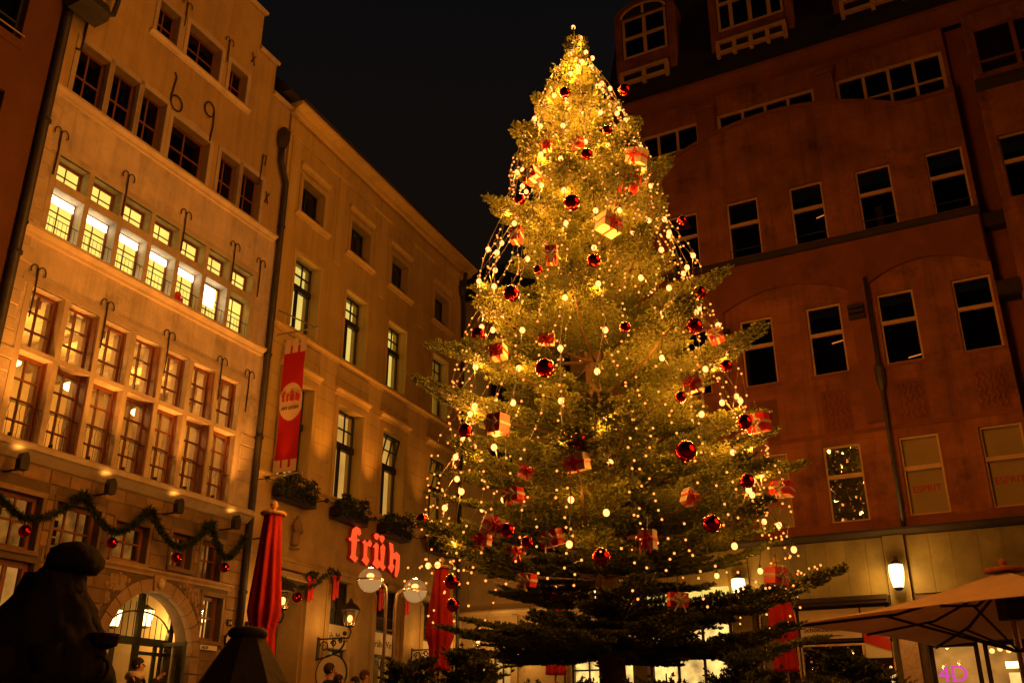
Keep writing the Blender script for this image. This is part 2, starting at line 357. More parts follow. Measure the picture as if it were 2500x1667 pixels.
# ================================================================== GABLED BREWERY HOUSE (left)
LH = thing('gabled_house', 'cream stepped-gable brewery house with rows of lit stone-framed windows', 'house', (-7.509, 26.974, 0), R(65.14))
lim = lambda z: 0 if z < 20.15 else (-.92 if z < 21.35 else (-1.78 if z < 22.8 else -2.6))
def gable(x, z):
    r = lim(z); return -8.72 - r < x < r
COLX = [-8.07 + 1.05*i for i in range(7)]
ops = []
lit_s = [(x, x+.9, 12.83, 13.50) for x in COLX]; lit_t = [(x, x+.9, 11.36, 12.60) for x in COLX]
hal_u = [(x, x+.9, 8.57, 10.03) for x in COLX]; hal_l = [(x, x+.9, 6.42, 8.45) for x in COLX]
row2 = [(-8.15,-7.2,15.2,16.85),(-7.08,-6.17,15.2,16.9),(-6.05,-5.17,15.2,16.9),(-4.88,-3.38,15.2,16.7),(-2.88,-2.03,15.2,16.75),(-1.9,-.98,15.2,16.8)]
att = [(-5.98,-5.2,18.82,19.95),(-4.8,-3.42,18.82,20.05),(-2.98,-2.2,18.82,19.95)]
mez = [(-8.15,-6.75,4.22,5.38),(-6.36,-5.1,4.22,5.40),(-4.62,-3.55,4.42,5.30),(-2.75,-2.0,4.50,5.36),(-1.65,-.85,4.34,5.36)]
gnd = [(-8.15,-6.65,.9,3.98),(-4.62,-1.5,0,3.92),(-1.37,-.62,2.84,3.95)]
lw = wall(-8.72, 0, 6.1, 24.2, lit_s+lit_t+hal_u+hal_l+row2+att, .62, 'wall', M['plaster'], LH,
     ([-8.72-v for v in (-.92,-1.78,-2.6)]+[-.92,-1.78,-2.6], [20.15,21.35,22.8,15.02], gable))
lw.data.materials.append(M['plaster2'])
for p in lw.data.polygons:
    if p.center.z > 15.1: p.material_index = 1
wall(-8.72, 0, 0, 6.1, mez+gnd, .5, 'ground_floor_wall', M['joint'], LH)
# stepped coping stones
for a, b, z in ((-.95,.06,20.15),(-1.82,-.86,21.35),(-2.64,-1.7,22.8)):
    for m_ in (0, 1):
        x0, x1 = (a, b) if not m_ else (-8.72-b, -8.72-a)
        MB().extr_x([(-.10,z-.02),(-.13,z+.05),(-.05,z+.16),(.6,z+.16),(.6,z-.02)], x0, x1).build('coping_stone', M['stone'], LH)
# roof behind the gable
MB().prism([(-8.7,17.9),(-.02,17.9),(-4.36,24.0)], .62, 12).build('roof', M['slate'], LH)
# string courses
moulding(LH, -8.68, -.16, 14.96, 15.19, .20, M['stone'], 'cornice')
moulding(LH, -8.66, -.16, 11.10, 11.35, .22, M['stone'], 'cornice')
MB().extr_x([(.02,6.02),(-.10,6.06),(-.30,6.22),(-.36,6.25),(-.36,6.35),(-.30,6.41),(.05,6.41)], -8.66, -.10).build('ledge', M['stone'], LH)
moulding(LH, -6.2, -1.98, 18.62, 18.80, .14, M['stone'], 'sill')
moulding(LH, -4.9, -.32, 4.16, 4.34, .10, M['archstone'], 'string_course')
# stone window dressings: mullions, transoms, lintels
def dress(rows, ztop, zbot, tr):
    xs = [COLX[0]-.16] + [x-.15 for x in COLX[1:]] + [COLX[-1]+.9]
    for i, x in enumerate(xs):
        w = .16 if i in (0, 7) else .15
        MB().extr_x([(.3,zbot),(-.012,zbot),(-.012,ztop),(.3,ztop)], x+.004, x+w-.004).build('mullion', M['stone'], LH)
    for a, b in tr:
        for x in COLX: MB().box(x-.002, x+.902, -.018, .3, a, b).build('transom', M['stone'], LH)
    MB().box(COLX[0]-.3, COLX[-1]+1.15, -.026, .05, ztop, ztop+.17).build('lintel', M['stone'], LH)
dress(1, 13.5, 11.36, [(12.603,12.827)]); dress(2, 10.03, 6.42, [(8.453,8.567)])
# upper dark windows with surrounds
for q in row2 + att:
    x0,x1,z0,z1 = q; wide = x1-x0 > 1.2
    MB().prism([(x0-.14,z0-.02),(x0-.003,z0-.02),(x0-.003,z1+.003),(x1+.003,z1+.003),(x1+.003,z0-.02),(x1+.14,z0-.02),(x1+.14,z1+.14),((x0+x1)/2,z1+(.26 if wide else .17)),(x0-.14,z1+.14)], -.03, .1).build('window_surround', M['stone'], LH)
    window(LH, x0, x1, z0, z1, .24, [1,1] if not wide else [1,1,1,1][:2], [1,1], M['wood'], M['glassd'], .09 if wide else .06, .05)
    MB().box(x0, x1, .7, .72, z0, z1).build('room_back', M['dark'], LH)
# lit upper floor windows
for i, x in enumerate(COLX):
    a = lit_s[i]; window(LH, a[0], a[1], a[2], a[3], .27, [1,1], [1,1], M['wood'], M['lit'], .075, .025)
    a = lit_t[i]; f_ = window(LH, a[0], a[1], a[2], a[3], .27, [1,1], [1.05,1,1], M['wood'], M['lit'], .06, .025)
    if i < 5:
        MB().box(.07,.83,-.03,-.006,1.0,1.19).build('light_tube', M['litbar'], f_)
    if i < 4:
        MB().box(.07,.83,-.05,-.01,.03,.12).build('light_tube', M['litbar'], f_)
    if i == 5: MB().box(.07,.7,-.03,-.006,.55,1.15).build('light_tube', M['litbar'], f_)
    m = MB(); m.tube([(x,.03,11.86),(x+.9,.03,11.86)], .011, 5); m.tube([(x,.03,11.44),(x+.9,.03,11.44)], .009, 5)
    for k in range(7): m.tube([(x+.08+.123*k,.03,11.40),(x+.08+.123*k,.03,11.86)], .007, 4)
    m.build('window_railing', M['iron'], LH)
MB().ball((-3.55,.22,11.75), .10, 10, 6).box(-3.68,-3.42,.12,.26,11.42,11.66).build('red_figure', M['redpaper'], LH)
# beer hall on the first floor: a real room behind the glass
MB().box(-8.5,-.2,4.6,4.7,6.3,10.3).build('hall_back_wall', M['room'], LH)
MB().box(-8.5,-.2,.62,4.6,10.06,10.2).build('hall_ceiling', M['room'], LH)
MB().box(-8.6,-8.5,.6,4.7,6.3,10.2).box(-.2,-.1,.6,4.7,6.3,10.2).build('hall_side_wall', M['room'], LH)
MB().box(-8.5,-.2,.62,4.6,6.30,6.40).build('hall_floor', M['wood'], LH)
for k in range(9): MB().box(-8.4+k*.98,-8.25+k*.98,.66,4.6,9.86,10.06).build('ceiling_beam', M['stone'], LH)
for x in (-7.2,-5.1,-2.8):
    MB().tube([(x,1.6,10.05),(x,1.6,8.85)], .01, 5).build('lamp_cord', M['iron'], LH)
    MB().lathe([(.30,-.03),(.34,0),(.34,.05),(.30,.08)], 20, (x,1.6,8.72)).build('ring_lamp', M['lampglass'], LH)
    lamp('hall_light', LH, (x,2.0,9.35), 120, (1,.45,.08), .15)
for i, x in enumerate(COLX):
    a = hal_u[i]; window(LH, a[0], a[1], a[2], a[3], .27, [1,1], [1,1,1], M['wood'], M['glass'], .075, .03, th=.10)
    a = hal_l[i]; window(LH, a[0], a[1], a[2], a[3], .27, [1,1], [1,1,1,1], M['wood'], M['glass'], .075, .03, th=.10)
    if i % 2:                                    # opened wooden shutter leaf against the right jamb
        MB().box(x+.87,x+.895,.02,.26,6.45,8.42).build('shutter_leaf', M['wood'], LH)
        MB().box(x+.87,x+.895,.05,.26,8.6,9.98).build('shutter_leaf', M['wood'], LH)
    else:
        MB().box(x+.875,x+.893,.16,.26,6.45,8.42).build('shutter_leaf', M['wood'], LH)
        MB().box(x+.875,x+.893,.18,.26,8.6,9.98).build('shutter_leaf', M['wood'], LH)
    m = MB(); m.tube([(x,.06,7.28),(x+.9,.06,7.28)], .013, 5); m.tube([(x,.06,6.52),(x+.9,.06,6.52)], .012, 5)
    for k in range(6):
        xx = x+.09+.145*k; m.tube([(xx,.06,6.5),(xx,.06,7.0),(xx+(.04 if k%2 else -.04),.05,7.1),(xx,.06,7.28)], .008, 4)
    m.build('window_railing', M['iron'], LH)
    MB().box(x-.02,x+.02,-.30,-.20,6.40,6.50).build('ledge_bracket', M['iron'], LH)
for x in (-8.3,-5.95,-3.9,-2.7):                # spike strips against birds on the ledge
    m = MB()
    for k in range(16): m.tube([(x+.05*k,-.2,6.4),(x+.05*k+random.uniform(-.04,.04),-.24,6.52)], .003, 3)
    m.build('bird_spikes', M['iron'], LH)
# iron wall anchors
def anchor(x, zt, zb, sc=1.0, name='wall_anchor'):
    m = MB(); y = -.05
    m.tube([(x,y,zb),(x+.01,y,(zt+zb)/2),(x,y,zt-.02)], [.016,.022,.02], 6)
    for s_ in (-1, 1):
        m.tube([(x,y,zt-.10*sc)]+[(x+s_*sc*(.10-.10*math.cos(t)), y-.01, zt-.10*sc+.14*sc*math.sin(t)) for t in [k*PI*1.15/8 for k in range(1,9)]], .016, 5)
    m.tube([(x,y,zt-.02),(x,.03,zt-.02)], .014, 5); m.build(name, M['iron'], LH)
for x in (-8.2,-6.05,-3.92,-1.85,-.66): anchor(x, 14.1, 12.87)
for x in (-8.05,-6.0,-3.88,-1.8,-.61): anchor(x, 10.45, 9.22)
anchor(-5.05, 20.6, 19.75, .9); anchor(-3.2, 20.65, 19.8, .9)
def iron(pts, r=.02): MB().tube([(p[0],-.05,p[1]) for p in pts], r, 6).build('date_numeral', M['iron'], LH)
iron([(-8.12,18.1),(-8.14,17.3),(-8.16,16.55),(-8.3,16.5)], .03)
iron([(-5.1,18.05),(-5.02,17.9),(-5.06,17.6),(-5.1,17.25)]+[(-4.88+.22*math.cos(t),17.12+.24*math.sin(t)) for t in [PI-.3+k*2*PI/14 for k in range(14)]], .024)
iron([(-3.62+.2*math.cos(t),17.75+.24*math.sin(t)) for t in [-.9+k*-2*PI/15 for k in range(15)]]+[(-3.42,17.75),(-3.40,17.3),(-3.45,16.75)], .024)
iron([(-1.15,17.55),(-.95,17.75),(-.98,17.35)], .018); iron([(-1.1,17.7),(-1.12,17.1),(-1.16,16.55),(-1.26,16.5)], .02)
iron([(-.78,16.5),(-.66,16.1)], .018); iron([(-.64,16.5),(-.80,16.1)], .018)
iron([(-2.15,20.95),(-2.0,20.5)], .018); iron([(-1.98,20.9),(-2.16,20.55)], .018)
# quoin stones at the left edge and ashlar on the ground floor (each stone its own block)
BLK = MB(); e_ = .06
BLK.add([(-.5,0,-.5),(.5,0,-.5),(.5,0,.5),(-.5,0,.5),(-.5+.03,-1,-.5+.06),(.5-.03,-1,-.5+.06),(.5-.03,-1,.5-.06),(-.5+.03,-1,.5-.06)],
        [(4,5,6,7),(0,1,5,4),(1,2,6,5),(2,3,7,6),(3,0,4,7)])
BLKM = BLK.mesh('stone_block', M['ashlar'])
BLKQ = BLK.mesh('stone_block', M['stone'])
def block(x0, x1, z0, z1, out, par, me=None): inst(me or BLKM, 'stone_block', par, ((x0+x1)/2, .004, (z0+z1)/2), (0,0,0), (x1-x0-.012, out, z1-z0-.012))
random.seed(11)
z = 6.46
while z < 14.7:
    h = random.uniform(.28,.42)
    block(-8.70, -8.70+random.uniform(.28,.50), z, z+h, random.uniform(.012,.03), LH, BLKQ); z += h
z = 6.5
while z < 8.3: h = random.uniform(.28,.4); block(-.62, -.02, z, z+h, random.uniform(.012,.02), LH, BLKQ); z += h
zc = [1.3+.34*i for i in range(15)]
def ring_cut(a, b, z0, z1):     # keep clear of the arch ring
    zz = (z0+z1)/2; 
    return zz
for z0 in zc:
    z1 = min(z0+.34, 6.08)
    cuts = []
    for o in mez+[gnd[0],gnd[2]]:
        if o[2]-.10 < z1-.02 and o[3]+.10 > z0+.02: cuts.append((o[0]-.10,o[1]+.10))
    zz = (z0 if z0 > 2.4 else z0); dz = max(0, z0-2.4)
    if z0 < 4.10:
        hw = math.sqrt(max(0, 1.76**2-dz**2)); cuts.append((-3.05-hw, -3.05+hw))
    cuts.sort(); x = -8.70; free = []
    for a, b in cuts:
        if a > x: free.append((x, a))
        x = max(x, b)
    if x < -.03: free.append((x, -.03))
    for a, b in free:
        L_ = b-a
        if L_ < .06: continue
        n = max(1, round(L_/random.uniform(.5,.75))); ws = [random.uniform(.7,1.3) for _ in range(n)]; t = sum(ws); x = a
        for w in ws:
            block(x, x+w*L_/t, z0, z1, random.uniform(.012,.035), LH); x += w*L_/t
# mezzanine and ground floor windows
for i, q in enumerate(mez + [gnd[2]]):
    x0,x1,z0,z1 = q
    MB().box(x0-.09,x0-.003,-.02,.2,z0-.003,z1+.003).build('window_jamb', M['ashlar'], LH); MB().box(x1+.003,x1+.09,-.02,.2,z0-.003,z1+.003).build('window_jamb', M['ashlar'], LH)
    MB().box(x0-.1,x1+.1,-.03,.2,z1+.005,z1+.12).build('lintel', M['ashlar'], LH); MB().box(x0-.1,x1+.1,-.06,.2,z0-.1,z0-.004).build('sill', M['ashlar'], LH)
    window(LH, x0, x1, z0, z1, .20, [1,1] if x1-x0 < 1.1 else [1,1,1], [1,.9] if i != 5 else [1.1,1], M['wood'], M['glass'], .085, .045)
    MB().box(x0,x1+.75,.95,.97,z0-.1,z1+.25).build('lit_room', M['litdim'] if i < 5 else M['litwarm'], LH)
m = MB().ball((-.62,.6,3.42), .07, 10, 8); m.build('globe_lamp', M['lampglass'], LH)
for x in (-6.0,-5.9,-7.4,-7.6):
    m = MB()
    for k in range(4): m.box(x,x+.07,.5,.56,4.35+.2*k,4.5+.2*k)
    m.build('bottle_shelf', M['dark'], LH)
x0,x1,z0,z1 = gnd[0]; window(LH, x0, x1, z0, z1, .2, [1,1,1], [2.2,1], M['wood'], M['glass'], .12, .10, name='shop_window')
MB().box(x0-.3,x1+.9,1.1,1.12,z0,z1+.3).build('lit_room', M['litsoft'], LH)
# arched doorway
CX, CZ, RI, RO = -3.05, 2.4, 1.44, 1.72
def arc(r, n=24): return [(CX + r*math.cos(PI*k/n), CZ + r*math.sin(PI*k/n)) for k in range(n+1)]
m = MB(); pts = arc(RI)
for k in range(24):
    a, b = pts[k], pts[k+1]
    for (p, q) in ((a, b),): m.quad((p[0],-.02,p[1]),(q[0],-.02,q[1]),(q[0],.5,q[1]),(p[0],.5,p[1]))
    # spandrel up to the rectangle
    m.quad((a[0],0,3.921),(b[0],0,3.921),(b[0],0,b[1]),(a[0],0,a[1]))
m.quad((CX+RI,0,CZ),(CX+RI,0,3.921),(-1.5,0,3.921),(-1.5,0,CZ)); m.quad((-4.62,0,CZ),(-4.62,0,3.921),(CX-RI,0,3.921),(CX-RI,0,CZ))
m.quad((CX+RI,-.02,0),(CX+RI,-.02,CZ),(CX+RI,.5,CZ),(CX+RI,.5,0)); m.quad((CX-RI,-.02,0),(CX-RI,.5,0),(CX-RI,.5,CZ),(CX-RI,-.02,CZ))
m.build('arch_infill', M['joint'], LH)
for k in range(13):                                  # arch stones
    a0, a1 = PI*k/13+.006, PI*(k+1)/13-.006; o_ = -.10 if k == 6 else -.06
    rr = RO+.10 if k == 6 else RO
    ps = [(CX+r*math.cos(a), CZ+r*math.sin(a)) for r, a in ((RI-.01,a0),(rr,a0),(rr,(a0+a1)/2),(rr,a1),(RI-.01,a1),(RI-.01,(a0+a1)/2))]
    MB().prism(ps, o_, .12).build('arch_stone', M['archstone'], LH)
for z in [1.1,1.55,2.0]:
    for s_ in (-1,1):
        a, b = sorted((CX+s_*(RI-.01), CX+s_*RO)); MB().box(a,b,-.06,.12,z,z+.42 if z < 2 else 2.39).build('jamb_stone', M['archstone'], LH)
for s_ in (-1,1):                                    # carved spandrel reliefs
    random.seed(5+s_); m = MB().box(*sorted((CX+s_*1.0,CX+s_*1.5)),-.012,.0,3.72,4.08)
    for k in range(60):
        t = random.uniform(.15,1.15); rr = random.uniform(RO+.08, RO+.45); x = CX+s_*rr*math.cos(t); z = CZ+rr*math.sin(t)
        if z < 4.1 and abs(x-CX) < 1.72: m.ball((x,-.015,z), random.uniform(.03,.07), 6, 4, 1, .7, 1.3)
    m.build('carved_relief', M['archstone'], LH)['kind'] = 'stuff'
MB().ball((CX,-.13,4.02), .11, 10, 8, 1, .7, 1.2).build('keystone_head', M['stone'], LH)
# vestibule, gate and hanging lantern
MB().box(-4.7,-1.45,3.6,3.7,0,4.1).build('vestibule_wall', M['room'], LH); MB().box(-4.75,-4.65,.5,3.6,0,4.1).box(-1.5,-1.4,.5,3.6,0,4.1).build('vestibule_side', M['room'], LH)
MB().box(-4.7,-1.45,.5,3.6,4.0,4.1).build('vestibule_ceiling', M['room'], LH)
gd = MB(); y = .62
gd.box(-2.88,-2.72,y,y+.1,0,4.0); gd.box(-1.78,-1.62,y,y+.1,0,3.6); gd.box(-4.5,-1.62,y,y+.12,2.62,2.80); gd.box(-4.5,-4.36,y,y+.1,0,3.0)
gd.box(-2.2,-2.12,y,y+.08,0,2.62); gd.box(-3.6,-3.5,y,y+.08,0,2.62); gd.box(-2.72,-1.78,y,y+.08,2.40,2.48)
gd.build('door_frame', M['greendoor'], LH)
m = MB()
for k in range(14):
    x = -4.3+.19*k
    if abs(x+2.8) > .1:
        zt = 2.4+math.sqrt(max(.01,1.38**2-(x-CX)**2)) - .12; m.tube([(x,y+.05,2.8),(x,y+.05,max(2.9,zt))], .012, 5)
for s_, c_ in ((1,-2.72),(-1,-2.88)):
    m.tube([(c_+s_*1.0*math.sin(t), y+.03, 2.8+.62*math.cos(t)) for t in [k*PI/20 for k in range(11)]], .024, 5)
m.build('fanlight_bars', M['greendoor'], LH)
MB().box(-2.68,-1.82,y+.03,y+.04,.1,2.4).box(-4.34,-2.9,y+.03,y+.04,.1,2.4).build('door_glass', M['glass'], LH)
gl = MB().box(-1.0,-.93,-.03,.03,0,2.70).box(-.07,0,-.03,.03,0,2.70).box(-.93,-.07,-.03,.03,2.60,2.70).box(-.93,-.07,-.03,.03,1.1,1.2)
gl = gl.build('open_gate_leaf', M['greendoor'], LH, loc=(-2.14,.5,0), rot=(0,0,R(80))); MB().box(-.93,-.07,-.004,.004,.05,2.60).build('gate_glass', M['glassd'], gl)
def hang_lantern(parent, x, y, z, sc, power):
    m = MB(); m.lathe([(.02,.34),(.10,.28),(.235,.20),(.24,.19)], 6, (x,y,z)); m.lathe([(.17,-.22),(.19,-.21),(.10,-.26)], 6, (x,y,z))
    for k in range(6):
        a = PI/3*k; m.tube([(x+.235*math.cos(a),y+.235*math.sin(a),z+.19),(x+.18*math.cos(a),y+.18*math.sin(a),z-.21)], .010, 4)
    m.tube([(x,y,z+.3),(x,y,4.0)], .012, 5); m.build('hanging_lantern', M['iron'], parent)
    MB().lathe([(.165,-.2),(.22,.18)], 6, (x,y,z)).build('lantern_glass', M['lampglass'], parent)
    lamp('lantern_light', parent, (x,y-.3,z-.2), power, LAMP, .15)
hang_lantern(LH, -2.10, 1.2, 3.36, 1, 60); hang_lantern(LH, -2.88, 1.5, 3.30, 1, 25)  # second lantern is added in place of a reflection in the glass
# plaques
pl = MB().box(-1.35,-.72,-.075,-.035,2.60,2.72).build('sign_board', M['board'], LH); text('HOF', .12, M['letter'], LH, (-1.18,-.08,2.615), bold=.002)
MB().box(-.40,-.22,-.06,-.03,3.27,3.44).build('house_number_plate', M['dark'], LH); text('14', .14, M['board'], LH, (-.31,-.065,3.305))
MB().lathe([(.01,.02),(.17,.02),(.19,0),(.19,-.05)], 20).build('round_plaque', M['board'], LH, loc=(-.23,-.05,2.9), rot=(R(90),0,0))
MB().lathe([(.19,.03),(.215,.03),(.215,-.05),(.19,-.05)], 20, cap=False).build('plaque_rim', M['iron'], LH, loc=(-.23,-.06,2.9), rot=(R(90),0,0))
# down pipes
def pipe(parent, pts, r=.075, brackets=(), hopper=None, name='downpipe'):
    o = MB().tube(pts, r, 10).build(name, M['pipe'], parent, True)
    for p in brackets: MB().lathe([(r*1.1,-.03),(r*1.35,-.03),(r*1.35,.03),(r*1.1,.03)], 10, p).build('pipe_bracket', M['iron'], o)
    if hopper: MB().lathe([(r*1.1,-.42),(r*1.9,-.25),(r*2.3,-.1),(r*2.3,.22),(r*1.2,.36)], 6, hopper).build('hopper', M['pipe'], o)
    return o
pipe(LH, [(-8.78,-.16,0),(-8.78,-.16,17.0),(-8.78,-.16,17.4)], .11, [(-8.78,-.16,z) for z in (3,7,10.5,14)], None)
MB().extr_x([(-.05,17.5),(-.3,17.2),(-.75,17.25),(-.8,17.45),(-.7,17.75),(-.05,17.9)], -8.95, -8.1).build('hopper_box', M['pipe'], LH)
MB().tube([(-8.2,-.55,17.6),(-7.9,-.45,17.75),(-7.72,-.4,17.9),(-7.62,-.35,18.4),(-7.6,-.3,19.5)], .07, 8).build('gutter_pipe', M['pipe'], LH, True)
pipe(LH, [(.0,-.14,0),(-.0,-.14,16.9),(.0,-.14,17.2),(-.34,-.14,17.85),(-.36,-.14,18.4)], .095, [(0,-.14,z) for z in (4.2,8.6,11.2,15.6)], (-.36,-.14,18.75))
# flood lights on arms over the ground floor
for i, x in enumerate((-7.85,-5.45,-3.23,-1.06,.35)):
    f = thing('wall_floodlight', ['dark shell floodlight on wall arm, leftmost along the garland','dark shell floodlight on wall arm, second along the garland','dark shell floodlight on wall arm above the arched doorway','dark shell floodlight on wall arm beside the downpipe','dark shell floodlight on wall arm behind red parasol top'][i], 'floodlight', group='floodlights along the garland')
    place(f, LFR, (x,0,5.72))
    MB().tube([(0,0,0),(0,-.42,.0),(0,-.5,.03)], .022, 6).build('arm', M['iron'], f)
    MB().prism([(-.10,-.02),(.10,-.02),(.12,.12),(.10,.26),(.03,.36),(-.06,.33),(-.11,.2)], -.62, -.46).build('lamp_shell', M['iron'], f)
    lamp('flood_beam', f, (.0,-.70,.34), 800 if i < 4 else 110, (1,.33,.04), .06, 66, (R(180-4),0,0)); lamp('flood_spill', f, (0,-.43,.36), 7, (1,.42,.07), .04, 130, (R(168),0,0))

# ---- garlands hung between the floodlight arms
def sprig_mesh(m, c, n, rad, rnd, ln=(.05,.10), w=.014):
    for _ in range(n):
        d = Vector((rnd.gauss(0,1), rnd.gauss(0,1), rnd.gauss(0,.8))).normalized(); b = Vector(c) + d*rad*rnd.random()*.5
        t = b + d*rnd.uniform(*ln); u = d.cross(Vector((rnd.random(),rnd.random(),rnd.random()))).normalized()*w
        m.add([tuple(b-u),tuple(b+u),tuple(t)], [(0,1,2)])
HI = [(-8.75,5.62),(-6.07,5.56),(-4.07,5.63),(-1.92,5.70),(-.50,5.60)]; LO = [4.76,4.91,4.90,4.92]
names = ['leftmost, beside the downpipe', 'second, left of the arched doorway', 'third, over the arched doorway', 'last, right of the arched doorway']
for i in range(4):
    (xa,za),(xb,zb) = HI[i], HI[i+1]; rnd = random.Random(i); zl = LO[i]
    gname = 'dark fir garland swag with red bauble, ' + names[i]
    G = thing('fir_garland', gname, 'garland', group='garland swags along the brewery front'); place(G, LFR, (xa,-.45,0))
    pts = []
    for k in range(41):
        t = k/40; u = 2*t-1; z = za*(1-t)+zb*t; sag = (z-zl)*(1-abs(u)**1.7); pts.append((t*(xb-xa), rnd.uniform(-.02,.02), z-sag))
    m = MB()
    for k in range(40):
        for q in range(3):
            a = Vector(pts[k]).lerp(Vector(pts[k+1]), q/3); thick = 1.0 if 3 < k < 37 else 1.6
            sprig_mesh(m, a, 20, .10*thick, rnd, (.06*thick,.13*thick))
    m.tube(pts, .025, 5); m.build('fir_strand', M['garland'], G)
    bx = (xb-xa)*.5
    MB().ball((bx,0,zl-.26), .13, 16, 10).build('bauble', M['bauble'], G, True)
    MB().tube([(bx,0,zl-.13),(bx,0,zl)], .012, 5).build('bauble_hook', M['gold'], G)

# ================================================================== NEIGHBOUR HOUSE (far left edge)
NH = thing('rust_house', 'rust coloured rendered house at the left edge behind the downpipe', 'house'); place(NH, LFR, (-8.9,-.05,0))
nop = [(-3.0,-.86,15.55,17.4),(-3.0,-.92,13.45,14.15),(-3,-.92,10.6,12.4),(-3,-.92,7.2,9.2)]
wall(-9, 0, 0, 21, nop, .5, 'wall', M['neigh'], NH)
for q in nop: window(NH, q[0], q[1], q[2], q[3], .2, [1,1], [1,2], M['darkframe'], M['glassd'], .07, .05); MB().box(q[0],q[1],.5,.52,q[2],q[3]).build('room_back', M['dark'], NH)
moulding(NH, -3.1, -.8, 15.38, 15.54, .16, M['neigh'], 'sill')
MB().tube([(-3.1,-.1,15.72),(-.84,-.1,15.72)], .02, 6).build('window_rail', M['steel'], NH)
MB().box(-9,0,-.35,8,21,21.4).build('eave', M['slate'], NH)

# ================================================================== OCHRE TAVERN (centre left)
TH = thing('ochre_tavern', 'tall ochre rendered tavern with lit windows between gabled house and tree', 'building'); place(TH, FFR, (0,0,0))
WX = [1.05, 4.10, 7.05, 10.65]
top = [(x, x+1.3, 16.72, 18.02) for x in WX]; sec = [(x, x+1.4, 12.63, 15.22) for x in WX]; fst = [(x, x+1.58, 7.75, 10.93) for x in WX]
shop = [(1.45,3.0,0,5.15),(4.42,5.85,0,5.2),(7.2,9.0,0,5.3),(10.6,12.2,0,5.3)]
wall(.13, 13.4, 7.5, 20.1, top+sec+fst, .6, 'wall', M['ochre'], TH)
wall(.13, 13.4, 0, 7.5, shop, .8, 'ground_floor_wall', M['shopstone'], TH, y=.02)
MB().box(13.38,13.42,.02,10,0,20.1).build('side_wall', M['ochre'], TH)
# main cornice and roof
moulding(TH, .02, 13.85, 20.02, 20.42, .50, M['ochre2'], 'cornice'); moulding(TH, .14, 13.5, 19.25, 19.38, .07, M['ochre2'], 'frieze_band')
MB().extr_x([(-.40,20.43),(-.40,20.52),(5.5,26.5),(11,20.5),(11,20.43)], -.6, 13.9).build('roof', M['slate'], TH)
MB().tube([(.0,-.50,20.46),(13.9,-.50,20.46)], .06, 6).build('gutter', M['pipe'], TH)
moulding(TH, .14, 13.5, 12.28, 12.50, .16, M['ochre2'], 'belt_course'); moulding(TH, .14, 13.5, 7.52, 7.74, .16, M['ochre2'], 'belt_course'); moulding(TH, .14,13.5,5.36,5.48,.07,M['shopstone'],'fascia_moulding')
for x in (.3, 3.15, 6.2, 9.3, 12.7): MB().box(x, x+.42, -.03, .05, 15.9, 19.25).build('pilaster', M['ochre2'], TH)
# channelled stone courses of the first floor, block by block
zc = [7.76+.507*i for i in range(9)]
rnd = random.Random(3)
for z0 in zc:
    z1 = min(z0+.507, 12.27); cuts = [(o[0]-.24,o[1]+.24) for o in fst if o[2]-.02 < z1-.02 and o[3]+.75 > z0+.02]
    x = .15; free = []
    for a, b in cuts:
        if a > x: free.append((x,a))
        x = b
    free.append((x,13.38))
    for a, b in free:
        n = max(1, round((b-a)/1.35))
        for k in range(n):
            xa, xb = a+(b-a)*k/n, a+(b-a)*(k+1)/n
            MB().box(xa+.004, xb-.004, -.022-rnd.random()*.004, .04, z0+.007, z1-.007).build('stone_course_block', M['ochre2'], TH)
